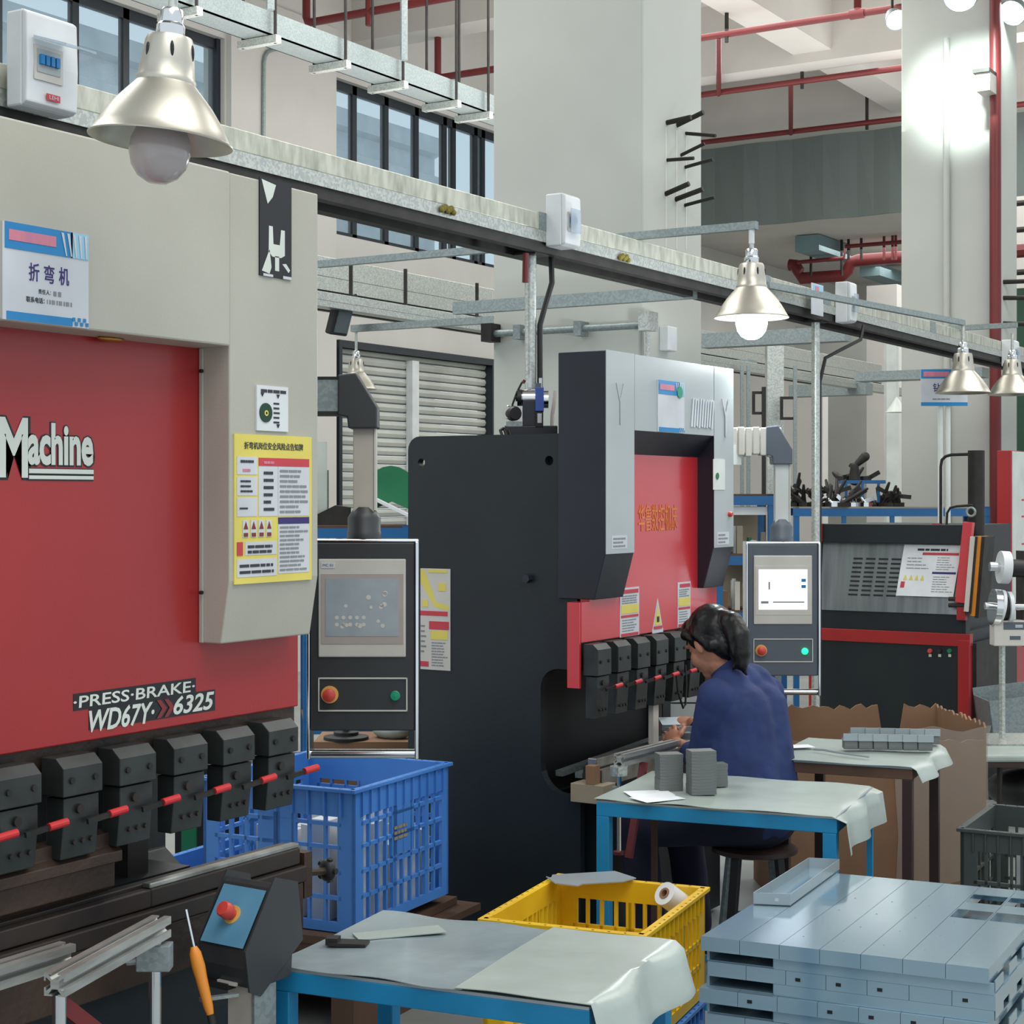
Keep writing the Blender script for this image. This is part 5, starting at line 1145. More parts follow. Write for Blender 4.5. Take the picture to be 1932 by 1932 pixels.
# ------------------------------------------------------------------ cardboard box
ac = YAW+0.06
A = P(1482, 1400, 6.75); A.z = 0; X = Matrix.Translation(A) @ Matrix.Rotation(ac, 4, 'Z')
t = thing('cardboard_box', 'big torn cardboard box wrapped in clear film behind the tables', 'box', A, ac)
Wb, Db, hb = .80, .62, .74
r_ = random.Random(9)
def ragged(n, L_): return [(L_*i/n, hb+.014*r_.random()+(.0 if i % 3 else -.012)) for i in range(n+1)]
for nm, ax_, off, L_ in (('front_panel', 1, 0, Wb), ('back_panel', 1, Db, Wb), ('side_panel', 0, 0, Db), ('side_panel', 0, Wb, Db)):
    top = ragged(34, L_)
    if nm == 'front_panel': top = [(a_, b_-.06) for a_, b_ in top]
    if nm == 'back_panel': top = [(a_, b_-(.13 if .70 < a_/L_ < .80 else 0)) for a_, b_ in top]
    pts = [(0, 0.0), (L_, 0.0)]+top[::-1]
    MB(X).prism(pts, ax_, off, off+.008).build(nm, M['card'], t)
MB(X).box(.01, Wb, .01, Db, .005, .012).build('base_panel', M['card'], t)
wv = []; n = 22
for i in range(n+1):
    th_ = i/n; 
    if th_ < .5: px, py = Wb*.55+Wb*.46*th_*2, -.012
    else: px, py = Wb+.014, -.012+Db*.9*(th_-.5)*2
    for j, z in enumerate((.12, .30, .50, .68, .73)):
        wv.append((px+.008*math.sin(i*1.7+j*2), py-.008*abs(math.sin(i*2.3+j)), z+.012*math.sin(i*.9+j)))
fs = [(i*5+j, (i+1)*5+j, (i+1)*5+j+1, i*5+j+1) for i in range(n) for j in range(4)]
MB(X).add(wv, fs).build('stretch_film', M['wrap'], t, smooth=True, angle=80)
# ------------------------------------------------------------------ stack of filmed stainless panels
zp = .60
A, Fp, Bp = onz(1323, 1766, zp), onz(1867, 1828, zp), onz(1520, 1642, zp)
sl = [onz(u, v, zp) for u, v in ((1815, 1701), (1830, 1686), (1805, 1731), (1822, 1716))]
a = ang(A, Fp); Lp = (Fp-A).length
X0 = Matrix.Translation(V((A.x, A.y, 0))) @ Matrix.Rotation(a, 4, 'Z')
loc = X0.inverted() @ Bp; sk = loc.x/loc.y; Dp = loc.y           # panels run back at a slight skew
SK = Matrix.Rotation(-math.atan(sk), 4, 'Z')
X0 = Matrix.Translation(V((A.x, A.y, 0))) @ Matrix.Rotation(a, 4, 'Z')
n = 7; pw = Lp/n; ca = math.atan2(1, sk)
GRP = ['panels of the top layer', 'panels of the second layer', 'panels of the third layer', 'panels of the fourth layer']
LAB = ['long filmed stainless channel panels side by side on top of the stack', 'filmed stainless channel panels in the second layer of the stack', 'filmed stainless channel panels in the third layer of the stack', 'filmed stainless channel panels in the bottom layer of the stack']
def panel_mesh(w_, d_, fh, slot):
    T = .0015; b = MB()
    if slot:
        y0, y1, y2, y3 = SL
        b.box(0, w_, 0, y0, -T, 0).box(0, w_, y1, y2, -T, 0).box(0, w_, y3, d_, -T, 0)
        for yy in ((y0, y1), (y2, y3)): b.box(0, .003, yy[0], yy[1], -T, 0).box(w_-.003, w_, yy[0], yy[1], -T, 0)
    else: b.box(0, w_, 0, d_, -T, 0)
    b.box(0, w_, 0, T, -fh, -T).box(0, w_, d_-T, d_, -fh, -T).box(0, T, T, d_-T, -fh, -T).box(w_-T, w_, T, d_-T, -fh, -T)
    return b
SL = [(X0.inverted() @ sl[i]).y for i in (2, 3, 0, 1)]; sx = (X0.inverted() @ sl[2]).x
for layer in range(4):
    ztop = zp-layer*.062
    if ztop < .1: break
    dx = [0, .012, -.005, .01][layer]; dy = [0, .012, .0, .01][layer]
    for i in range(n):
        org = X0 @ V((dx+i*pw, dy, ztop)); mb = panel_mesh(pw-.0012, Dp, .034, (i+.5)*pw > sx and layer == 0)
        # skewed rows: rotate each panel so that its length follows the pile
        Xp = Matrix.Translation(org) @ Matrix.Rotation(a, 4, 'Z')
        shear = Matrix.Identity(4)
        mb.v = [Xp @ (v+V((v.y*sk, 0, 0))) for v in mb.v]
        t = thing('steel_channel', LAB[layer], 'panel', org, a, GRP[layer]); o = mb.build('channel_sheet', M['filmsteel'], t)
        if layer and i > 0 and (i*3+layer) % 4:
            c = X0 @ V((dx+i*pw+pw*.3, dy-.0003, ztop-.018)); MB(Matrix.Translation(c) @ Matrix.Rotation(a, 4, 'Z')).box(-.006, .006, -.0008, 0, -.004, .004).build('slot_hole', M['blackmark'], t)
        if layer == 0 and i > 1:
            hb_ = MB(Xp)
            for yy in (.12, .3, .48, .66): hb_.box(pw*.25+yy*Dp*sk, pw*.25+.004+yy*Dp*sk, yy*Dp, yy*Dp+.006, 0, .0004)
            hb_.build('pin_holes', M['inkgrey'], t)
    # spacer tray between layers, opening at its left front
    b = MB(); zt_, zb2 = ztop-.0345, ztop-.0615
    def bb(x0, x1, y0, y1, z0, z1):
        s0 = len(b.v); b.box(x0, x1, y0, y1, z0, z1); b.v[s0:] = [X0 @ (v+V((v.y*sk, 0, 0))) for v in b.v[s0:]]
    bb(Lp*.26, Lp*1.01, .012, .016, zb2, zt_); bb(Lp*.02, Lp*1.01, Dp*.5, Dp*.5+.004, zb2, zt_); bb(Lp*.02, Lp*1.01, .02, Dp-.02, zb2, zb2+.002)
    bb(Lp*.255, Lp*.26, .016, Dp*.45, zb2, zt_)
    for q in range(5): bb(Lp*1.006, Lp*1.01, .03+q*Dp*.19, .03+q*Dp*.19+Dp*.11, zb2, zt_)
    bb(Lp*.01, Lp*.02, .02, Dp-.02, zb2, zt_)
    solo('spacer_tray', b, M['filmsteel'], 'shallow filmed steel tray between panel layers, %s from the top' % ('first', 'second', 'third', 'fourth')[layer], 'tray', 'trays between the panel layers')
b = MB(X0).box(.02, Lp*.98, .02, Dp*.95, 0, .12).box(.02+Dp*sk*.5, Lp+Dp*sk*.6, .3*Dp, Dp*.98, 0, .12)
solo('wooden_pallet', b, M['wood'], 'low wooden pallet under the stack of steel panels', 'pallet')
b = MB(X0).box(.05, Lp*.95, .03, Dp*.9, .12, .352)
solo('channel_bundle', b, M['filmsteel'], 'lowest bundle of filmed steel panels under the layers', 'panel bundle')
# dark sheets: open channel box lying on the stack
q = [onz(u, v, zp+.002) for u, v in ((1421, 1706), (1491, 1709), (1584, 1641), (1526, 1638))]
t = thing('channel_box', 'open grey channel box lying on the stack of panels', 'channel', q[0])
bw = [p+V((0, 0, .030)) for p in q]
def slab(pts, th):
    e1 = (pts[1]-pts[0]).normalized(); nn = e1.cross((pts[2]-pts[0])).normalized()*th
    return MB().add([tuple(p) for p in pts]+[tuple(p+nn) for p in pts], [(3, 2, 1, 0), (4, 5, 6, 7), (0, 1, 5, 4), (1, 2, 6, 5), (2, 3, 7, 6), (3, 0, 4, 7)])
slab([q[0], q[1], q[2], q[3]], .0015).build('base_sheet', M['filmsteel'], t)
for i, j, nm in ((0, 1, 'end_flange'), (1, 2, 'side_flange'), (2, 3, 'end_flange'), (3, 0, 'side_flange')):
    slab([q[i], q[j], bw[j], bw[i]], -.0015).build(nm, M['partlight'], t)
c = (q[0]+q[1])/2+RT*.012+V((0, 0, .014)); MB(Matrix.Translation(c) @ Matrix.Rotation(a, 4, 'Z')).box(-.006, .006, -.003, -.0005, -.004, .004).build('slot_hole', M['signwhite'], t)

# ------------------------------------------------------------------ two-hand control pedestal and front arms of the left press
D5 = 3.24; L = LF(424, 1815, D5, YAW-0.6)
t = thing('stop_pedestal', 'grey pedestal box with blue top and red stop button before the left press', 'control box', (L.loc.x, L.loc.y, 0), L.rz)
L.X = L.X
k = L.k
zc_ = L.loc.z
# wedge body, sloping blue face towards the viewer
w_ = 62*k
X = L.X
MB(X).prism([(-.005, 28*k), (-.005, -5*k), (.01, -45*k), (.12, -45*k), (.13, 118*k), (.075, 142*k), (.062, 135*k)], 0, -w_, w_).build('pedestal_housing', M['panelblack'], t, bevel=.003)
fcp = Face(X @ V((-w_*.88, .058, 132*k)), X.to_3x3() @ V((w_*1.76, 0, 0)), X.to_3x3() @ V((0, -.066, -98*k)))
mb = MB(); fcp.rect(mb, 0, 1, 0.02, 1, .001, .001); mb.build('blue_faceplate', M['blueface'], t)
for s_ in (-1, 1): MB(X).prism([(-.012, 30*k), (.0, -48*k), (.03, -62*k), (.15, 20*k), (.135, 135*k), (.07, 155*k)], 0, s_*w_-.002, s_*w_+.002).build('side_cheek', M['panelblack'], t)
c = fcp.pt(.48, .5, .002)
MB().lathe([(0, .002), (.0185, .002), (.0185, 0)], c, 28, fcp.n).build('stop_button_ring', M['yellowring'], t, smooth=True)
MB().lathe([(.011, 0), (.011, .012), (.0155, .014), (.0155, .030), (.013, .034), (0, .035)], c, 28, fcp.n).build('emergency_stop_button', M['redbtn'], t, smooth=True, label='red mushroom button')
MB(X).box(-.02, .028, .0, .006, -42*k, -36*k).build('white_slot', M['bezel'], t)
MB(X).box(-.012, .055, .02, .07, -zc_, -.045).build('pedestal_post', M['beigepost'], t, bevel=.002)
MB(X).box(.055, .062, .015, .075, -zc_, -.045).build('post_edge', M['galvdull'], t)
MB(X).box(-.03, .08, .0, .09, -zc_, -zc_+.01).build('foot_plate', M['darksteel'], t)
MB(X).box(-.055, .01, -.004, .02, -.052, -.040).build('magnet_tray', M['darksteel'], t)
# electric screwdriver held upright at the pedestal
s0, s1, s2 = P(402, 1935, 3.16), P(370, 1805, 3.18), P(351, 1716, 3.2)
t = thing('screwdriver', 'orange handled screwdriver standing in a clip left of the pedestal', 'screwdriver', s0)
ax_ = (s1-s0)
MB().lathe([(0, 0), (.006, .002), (.009, .02), (.010, .05), (.011, .075), (.0125, .095), (.011, .12), (.006, .132), (0, .132)], s0+ax_*.12, 16, ax_).build('orange_handle', M['orange'], t, smooth=True)
MB().cyl(s0+ax_*.02, s0+ax_*.16, .007, n=12).build('chrome_ferrule', M['darksteel'], t)
MB().cyl(s1, s2, .0028, n=10).build('shank', M['chrome'], t, smooth=True)
MB().cyl(s1-ax_*.05, s1+(s2-s1)*.08, .006, .004, n=12).build('collar', M['black'], t)
MB().bar(s0+ax_*.35-RT*.015+FW*.01, s0+ax_*.35+RT*.05+FW*.045, .012, .006).build('holding_clip', M['galvdull'], t)
# aluminium support arms
def extr(p0, p1, w_, label, group=None, poles=(), slots=True):
    p0, p1 = V(p0), V(p1); d = (p1-p0).normalized(); a_ = V((-d.y, d.x, 0)).normalized(); up = d.cross(a_)*-1
    if up.z < 0: up = -up
    t = thing('sheet_support', label, 'support', (p0.x, p0.y, p0.z), 0, group)
    side = [(-.5, -.5), (-.14, -.5), (-.14, -.42), (-.30, -.42), (-.13, -.2), (.13, -.2), (.30, -.42), (.14, -.42), (.14, -.5)]; pts = []
    for q_ in range(4):
        c_, s_ = (1, 0, -1, 0)[q_], (0, 1, 0, -1)[q_]
        pts += [(x*c_-z*s_, x*s_+z*c_) for x, z in side]
    tri = tessellate_polygon([[V((x, z, 0)) for x, z in pts]]); n0 = len(pts); tess = [tuple(q_) for q_ in tri]+[tuple(i_+n0 for i_ in q_) for q_ in tri]
    b = MB(); n_ = len(pts); vs = [p0+a_*(x*w_)+up*(z*w_) for x, z in pts]; vs += [v+(p1-p0) for v in vs]
    b.add(vs, [(i_, (i_+1) % n_, n_+(i_+1) % n_, n_+i_) for i_ in range(n_)]+tess)
    b.build('slotted_profile', M['alu'], t)
    return t
e0, e1 = P(103, 1858, 2.62), P(305, 1728, 2.98)
t = extr(e0, V((e1.x, e1.y, e0.z)), .036, 'slotted aluminium support profile with open end towards the viewer')
p = V((e0.x, e0.y, 0)); q0 = p+(V((e1.x, e1.y, 0))-p)*.04
MB().cyl((q0.x, q0.y, 0), (q0.x, q0.y, e0.z-.018), .011, n=16).build('chrome_leg', M['chrome'], t, smooth=True)
q1 = p+(V((e1.x, e1.y, 0))-p)*.93
MB().cyl((q1.x, q1.y, 0), (q1.x, q1.y, e0.z-.018), .011, n=16).build('chrome_leg', M['chrome'], t, smooth=True)
MB(Matrix.Translation((q1.x, q1.y, e0.z-.045)) @ Matrix.Rotation(YAW, 4, 'Z')).box(-.03, .028, -.015, .02, -.025, .02).cyl((-.03, 0, -.01), (-.05, 0, -.012), .006, n=8).build('pole_clamp', M['galvdull'], t, bevel=.002)
MB().bar(q0+V((0, 0, e0.z-.03)), P(240, 1990, 2.75), .008, .024).build('red_brace', M['redpipe'], t)
f0, f1 = P(128, 1800, 2.80), P(-60, 1872, 2.62)
t2 = extr(V((f0.x, f0.y, e0.z-.0)), V((f1.x, f1.y, e0.z)), .036, 'shorter slotted aluminium arm at the left edge behind the other')
# second press support arms
g0, g1 = P(1168, 1434, 5.62), P(1275, 1400, 5.95)
t = extr(g0, V((g1.x, g1.y, g0.z)), .040, 'slotted aluminium support arm on the second press, near end')
MB().cyl(g0-V((0, 0, .02)), g0-V((0, 0, .05)), .03, n=16).build('round_plate', M['galv'], t)
MB().cyl((g0.x, g0.y, g0.z-.30), (g0.x, g0.y, g0.z-.03), .008, n=12).build('chrome_rod', M['chrome'], t, smooth=True)
MB(Matrix.Translation(g0) @ Matrix.Rotation(YAW, 4, 'Z')).box(-.02, .03, .0, .03, -.13, -.09).build('rod_clamp', M['galvdull'], t)
MB().bar(g0+V((.03, .12, -.02)), g0+V((.01, .05, -.33)), .03, .01).cyl((g0.x, g0.y, g0.z-.31), (g0.x, g0.y, g0.z-.30), .02, n=12).build('red_brace', M['redpipe'], t)
g0, g1 = P(1285, 1416, 5.95), P(1330, 1400, 6.10)
extr(g0, V((g1.x, g1.y, g0.z)), .045, 'slotted aluminium support arm on the second press, under the woman\'s hands')

# ------------------------------------------------------------------ the woman and her stool
PW = lambda u, v, D: P(u, v, D+.10)
pc = PW(1424, 1560, 5.70); pc.z = .575
st = thing('stool', 'dark stool under the seated woman', 'stool', (pc.x, pc.y, 0), YAW)
X = WM[st.name]; sz = .47
MB(X).lathe([(0, sz), (.13, sz), (.145, sz-.008), (.145, sz-.022), (.13, sz-.028), (0, sz-.028)], (0, 0, 0), 32).build('seat', M['darkwood'], st, smooth=True)
for i in range(4):
    a_ = math.pi/4+i*math.pi/2; c_, s_ = math.cos(a_), math.sin(a_)
    MB(X).bar((c_*.10, s_*.10, sz-.028), (c_*.155, s_*.155, 0), .035, .018, (c_, s_, 0)).build('leg', M['galvdull'] if i in (0, 1) else M['black'], st, bevel=.003)
MB(X).box(-.09, .09, -.1, -.09, .2, .22).box(-.09, .09, .09, .1, .2, .22).build('stretcher', M['darksteel'], st)
def blob(name, mb, m, parent, voxel=.006, smooth=3, disp=0, label=None, dscale=.12):
    o = mb.build('tmp', m, None)
    rm = o.modifiers.new('r', 'REMESH'); rm.mode = 'VOXEL'; rm.voxel_size = voxel
    sm = o.modifiers.new('s', 'SMOOTH'); sm.iterations = smooth; sm.factor = .5
    if disp:
        tx = bpy.data.textures.new(name, 'CLOUDS'); tx.noise_scale = dscale; d = o.modifiers.new('d', 'DISPLACE'); d.texture = tx; d.strength = disp; d.mid_level = .5
    bpy.context.view_layer.update(); me = bpy.data.meshes.new_from_object(o.evaluated_get(bpy.context.evaluated_depsgraph_get()))
    bpy.data.objects.remove(o); me.name = name
    me.transform(WM[parent.name].inverted()); me.shade_smooth(); me.materials.clear(); me.materials.append(m)
    n = bpy.data.objects.new(name, me); COL.objects.link(n); n.parent = parent; WM[n.name] = WM[parent.name].copy()
    if label: n['label'] = label
    return n
w = thing('person', 'woman in navy work jacket with black ponytail bending over the second press', 'person', (pc.x, pc.y, 0), 0)
f = V((-.985, .17, 0)).normalized(); lf = V((-.17, -.985, 0)).normalized(); up = V((0, 0, 1))     # forward, left, up
hips = [pc+lf*s_*.085 for s_ in (1, -1)]
knees = [h_+f*.40+lf*s_*.05+up*.0 for h_, s_ in zip(hips, (1, -1))]
for q in knees: q.z = .50
ank = [q-f*.06-up*.42 for q in knees]
chest = PW(1405, 1345, 5.75); sc_c = PW(1400, 1296, 5.77)
shL, shR = PW(1352, 1318, 5.64), PW(1444, 1308, 5.86)
nk0, nk1 = PW(1382, 1272, 5.77), PW(1358, 1238, 5.79)
hc = PW(1343, 1208, 5.80)
elL, elR = PW(1328, 1432, 5.74), PW(1385, 1420, 6.10)
wrL, wrR = PW(1277, 1404, 5.92), PW(1308, 1364, 6.12)
# head frame: looks forward and down
fh = (FW*.80-RT*.60).normalized(); lh = V((-fh.y, fh.x, 0)); hf = (fh*.84-up*.54).normalized(); hl = (lh-hf*lh.dot(hf)).normalized(); hu = hl.cross(hf)*-1
if hu.z < 0: hu = -hu
HR = Matrix((hl, hf, hu)).transposed()
body = MB()
body.ell(hc, .073, .093, .108, HR, 20, 14)
body.ell(hc+hf*.030-hu*.045, .060, .066, .070, HR, 18, 12); body.cap(hc+hf*.01-hu*.075, nk0+FW*.01, .050, .055)           # jaw
body.ell(hc+hf*.058-hu*.088, .034, .032, .032, HR)                    # chin
body.cap(hc+hf*.088+hu*.005, hc+hf*.112-hu*.032, .008, .013)          # nose
body.ell(hc+hf*.086-hu*.064, .022, .012, .012, HR)                    # lips
body.ell(hc+hf*.090+hu*.025, .045, .012, .010, HR)                    # brow
for s_ in (1, -1):
    body.ell(hc+hl*s_*.074-hf*.004-hu*.018, .009, .019, .031, HR)     # ears
    body.ell(hc+hl*s_*.040+hf*.050-hu*.040, .026, .034, .034, HR)     # cheeks
body.cap(nk0, nk1, .053, .050); body.cap(nk0, sc_c, .055, .07)
for a_, b_ in ((shL, elL), (shR, elR)): body.cap(a_, b_, .042, .036)
for a_, b_ in ((elL, wrL), (elR, wrR)): body.cap(a_, b_, .036, .024)
body.cap(shL, shR, .045, .045); body.cap(pc+up*.05, chest, .10, .09)
for h_, kk, an in zip(hips, knees, ank): body.cap(h_, kk, .075, .055); body.cap(kk, an, .052, .035); body.cap(an, an+f*.10-up*.03, .034, .03)
def hand(wr, d, side, lat, mb):
    """palm, four unequal curled fingers and a thumb off the side of the palm"""
    d = d.normalized(); lat = (lat-d*lat.dot(d)).normalized(); nn = d.cross(lat).normalized()
    if nn.z > 0: nn = -nn
    pm = wr+d*.045
    R_ = Matrix((lat, d, nn)).transposed()
    mb.ell(pm, .036, .044, .016, R_)
    for i, (o_, L_) in enumerate(((-.027, .058), (-.009, .072), (.010, .075), (.028, .066))):
        b0 = wr+d*.075+lat*o_; b1 = b0+d*L_*.45+nn*.008; b2 = b1+d*L_*.25+nn*L_*.25; b3 = b2+nn*L_*.22-d*.002
        mb.cap(b0, b1, .0085, .0082, 10); mb.cap(b1, b2, .0080, .0075, 10); mb.cap(b2, b3, .0074, .0066, 10)
    th0 = wr+d*.025+lat*.032; th1 = th0+lat*.022+d*.026+nn*.010; th2 = th1+d*.026+nn*.014-lat*.004
    mb.cap(th0, th1, .011, .0095, 10); mb.cap(th1, th2, .0095, .008, 10)
hand(wrL, PW(1258, 1378, 6.02)-wrL, 1, RT*.5+up*.6, body)
hand(wrR, PW(1282, 1362, 6.16)-wrR, -1, -RT*.2-FW*.8-up*.3, body)
blob('body', body, M['skin'], w, .0042, 3)
eye = MB()
for s_ in (1, -1): eye.ell(hc+hl*s_*.031+hf*.076+hu*.004, .010, .008, .006, HR)
eye.build('eyes', M['white'], w, smooth=True)
hair = MB()
hair.ell(hc-hf*.018+hu*.020, .084, .098, .103, HR, 24, 16)
hair.ell(hc+hf*.045+hu*.072, .062, .050, .040, HR)
hair.ell(hc-hf*.055-hu*.035, .066, .052, .068, HR)
for s_ in (1, -1):
    hair.cap(hc+hl*s_*.070+hf*.038+hu*.045, hc+hl*s_*.074+hf*.012+hu*.012, .020, .012)
    hair.cap(hc+hl*s_*.062-hf*.045-hu*.04, hc+hl*s_*.072-hf*.012+hu*.02, .026, .018)
hb0 = hc-hf*.085+hu*.045
tail = [hb0, PW(1380, 1176, 5.72), PW(1393, 1200, 5.69), PW(1396, 1230, 5.68), PW(1398, 1252, 5.67)]
for a_, b_, r0, r1 in zip(tail, tail[1:], (.030, .042, .042, .038), (.042, .042, .038, .024)): hair.cap(a_, b_, r0, r1)
for a_, b_ in ((tail[4], PW(1408, 1272, 5.67)), (tail[3], PW(1384, 1262, 5.67))): hair.cap(a_, b_, .018, .006)
blob('hair', hair, M['hair'], w, .005, 2, .004, dscale=.02)
MB().lathe([(.020, -.006), (.026, -.008), (.028, 0), (.026, .008), (.020, .006)], tail[0]+(tail[1]-tail[0])*.15, 20, tail[1]-tail[0]).build('hair_tie', M['black'], w, smooth=True)
jk = MB()
pb = pc+up*.02-f*.01
jk.ell(pc+up*.0, .15, .17, .11, Matrix((f, lf, up)).transposed())
jk.cap(pb+lf*.05, chest+lf*.05-f*.01, .125, .115); jk.cap(pb-lf*.05, chest-lf*.05-f*.01, .125, .115)
jk.cap(chest+lf*.07-f*.015, sc_c+lf*.07, .10, .075); jk.cap(chest-lf*.07-f*.015, sc_c-lf*.07, .10, .075)
jk.cap(shL, shR, .066, .066); jk.cap(sc_c, nk0, .075, .06)
jk.cap(shL, elL, .068, .058); jk.cap(shR, elR, .062, .054)
jk.cap(elL, elL+(wrL-elL)*.42, .054, .046); jk.cap(elR, elR+(wrR-elR)*.85, .054, .040)
blob('jacket', jk, M['jacket'], w, .009, 4, .016, dscale=.09)
cl = MB(); d_ = (nk1-nk0).normalized(); cl.lathe([(.066, -.01), (.070, .012), (.064, .030), (.060, .030), (.058, .0)], nk0+d_*.008, 28, d_); cl.build('collar', M['jacket'], w, smooth=True)
tr = MB()
for h_, kk, an in zip(hips, knees, ank): tr.cap(h_-f*.02, kk, .098, .072); tr.cap(kk, an+up*.04, .070, .060)
tr.ell(pc-up*.02, .14, .165, .10, Matrix((f, lf, up)).transposed())
blob('trousers', tr, M['trousers'], w, .01, 4, .01)
for an in ank:
    sh = MB(); c = an+f*.05; c.z = .04; sh.ell(c, .052, .13, .042, Matrix((lf, f, up)).transposed()); sh.v = [V((v.x, v.y, max(v.z, .0))) for v in sh.v]; sh.build('shoe', M['shoe'], w, smooth=True)
# workpieces at her hands
hp = PW(1268, 1362, 6.16)
for i, (u, v, D_, rz, ti) in enumerate(((1268, 1361, 6.14, .2, .35), (1283, 1372, 6.08, .5, -.1), (1278, 1382, 6.05, .1, .0))):
    p = PW(u, v, D_); X = Matrix.Translation(p) @ Matrix.Rotation(YAW+rz, 4, 'Z') @ Matrix.Rotation(ti, 4, 'X')
    solo('steel_bracket', MB(X).box(-.045, .045, -.03, .03, 0, .002).box(-.045, .045, -.03, -.028, -.02, 0), M['partlight'], ('bent bracket held up in her right hand', 'flat bracket between her hands', 'bracket lying in front of her left hand')[i], 'bracket')

# things behind the crates
X = Matrix.Translation(P(330, 1200, 6.55)*1) @ Matrix.Rotation(YAW+.1, 4, 'Z'); X.translation.z = 0
solo('shade_block', MB(X).box(0, .50, 0, .3, 0, .62), M['black'], 'black block standing in for shaded floor behind the blue crates, seen through the left press', 'shade block')  # black block added to give the shaded floor behind the crates
X = Matrix.Translation(P(342, 1200, 6.35)) @ Matrix.Rotation(YAW+.1, 4, 'Z'); X.translation.z = 0
solo('green_board', MB(X).box(0, .055, 0, .04, 0, .66), M['green'], 'narrow green panel beside the black shade block, seen under the left press', 'board')
for i in range(4):
    p = P(1238, 1385-30*i, 7.25); X = Matrix.Translation(p) @ Matrix.Rotation(YAW+.02, 4, 'Z')
    solo('white_profile', MB(X).box(0, .22, 0, .12, 0, .060), M['white2'], 'white profiles stacked beyond the right end of the second press', 'profile', 'white profiles behind the second press')
X = Matrix.Translation(P(1236, 1385, 7.24)) @ Matrix.Rotation(YAW+.02, 4, 'Z'); zz = X.translation.z; X.translation.z = 0
solo('low_stand', MB(X).box(0, .24, 0, .16, 0, zz-.002), M['black'], 'dark stand carrying the white profiles', 'stand')

X = Matrix.Translation(P(592, 1200, 6.75)) @ Matrix.Rotation(YAW, 4, 'Z'); X.translation.z = 0; zt_ = H-(1400-HY)/F*6.75
solo('packing_box', MB(X).box(0, .40, 0, .3, 0, zt_), M['card'], 'cardboard carton behind the big blue crate, below the left pendant', 'box')
c = X @ V((.12, .08, zt_)); solo('black_disc', MB().lathe([(0, 0), (.09, 0), (.09, .012), (.05, .018), (.05, .03), (.015, .034), (.015, .09), (0, .09)], c, 28), M['black'], 'black disc with a short stem on the carton below the left pendant', 'disc', smooth=True)
c = X @ V((.30, .12, zt_)); solo('white_bag', MB().ell(c+V((0, 0, .028)), .085, .06, .036), M['sheet'], 'crumpled white bag on the carton below the left pendant', 'bag', smooth=True)
# ================================================================== BACKGROUND CLUTTER
def rack(u0, u1, D, levels, label, depth=.5, yaw=0.0, mt='rackblue', top=None, shelf='wood'):
    p0, p1 = P(u0, 1200, D), P(u1, 1200, D); p0.z = p1.z = 0; W_ = (p1-p0).length; a = ang(p0, p1)+yaw
    t = thing('storage_rack', label, 'rack', p0, a); X = WM[t.name]; zt = top or max(levels)
    for x in (0, W_-.04):
        for y in (0, depth-.04): MB(X).box(x, x+.04, y, y+.04, 0, zt).build('upright', M[mt], t)
    for z in levels:
        b = MB(X).box(0, W_, -.003, .03, z-.07, z-.012).box(0, W_, depth-.03, depth+.003, z-.07, z-.012).build('shelf_beam', M[mt], t)
        MB(X).box(.001, W_-.001, 0, depth, z-.012, z).build('shelf_board', M[shelf], t)
    return t, X, W_
def zv(v, D): return H-(v-HY)/F*D
# rack behind the left pendant
r1, X1, W1 = rack(572, 775, 8.4, [zv(992, 8.4), 1.0, .55], 'blue rack behind the left control pendant with a green guard on top', .5, 0.15)
z = zv(992, 8.4)
p = X1 @ V((W1*.86, .25, z)); b = MB(Matrix.Translation(p) @ Matrix.Rotation(YAW, 4, 'Z'))
arc = [(.19*math.cos(i*math.pi/14), .30*math.sin(i*math.pi/14)) for i in range(15)]
b.prism(arc+[(-.10, 0), (-.09, .08), (0, .12), (.09, .08), (.10, 0)], 1, -.05, .08)
solo('green_guard', b, M['green'], 'green arched machine guard standing on the rack behind the left pendant', 'guard')
p = X1 @ V((W1*.85, .10, z+.012)); b = MB(Matrix.Translation(p) @ Matrix.Rotation(YAW, 4, 'Z') @ Matrix.Rotation(.45, 4, 'Y')).box(-.16, .14, -.03, .1, .06, .075)
solo('paper_roll', b, M['paper'], 'white sheet leaning before the green guard', 'sheet')
p = X1 @ V((W1*.25, .12, z)); b = MB(Matrix.Translation(p) @ Matrix.Rotation(YAW, 4, 'Z')).prism([(-.11, 0), (.1, 0), (.1, .09), (.03, .10), (-.11, .03)], 1, 0, .1)
solo('dark_bracket', b, M['darksteel'], 'dark wedge shaped bracket on the rack left of the green guard', 'bracket')
p = X1 @ V((W1*.10, .2, z)); solo('white_column_cover', MB(Matrix.Translation(p)).box(-.02, .03, 0, .08, 0, .42), M['white2'], 'tall pale cover standing at the left end of the rack', 'cover')
p = X1 @ V((W1*.12, .35, z)); solo('grey_block', MB(Matrix.Translation(p)).box(-.06, .02, 0, .1, 0, .28), M['part'], 'small grey block behind the pale cover on the rack', 'block')
for i in range(7):
    p = X1 @ V((.05+.075*i, .06, 1.0)); hh = .12+.07*((i*3) % 4)
    solo('parts_box', MB(Matrix.Translation(p) @ Matrix.Rotation(YAW+.1, 4, 'Z')).box(0, .065, 0, .25, 0, hh), M[('card', 'darksteel', 'white', 'tan', 'darksteel', 'bezel', 'black')[i]], 'small boxes on the middle shelf behind the left pendant', 'box', 'boxes behind the left pendant')
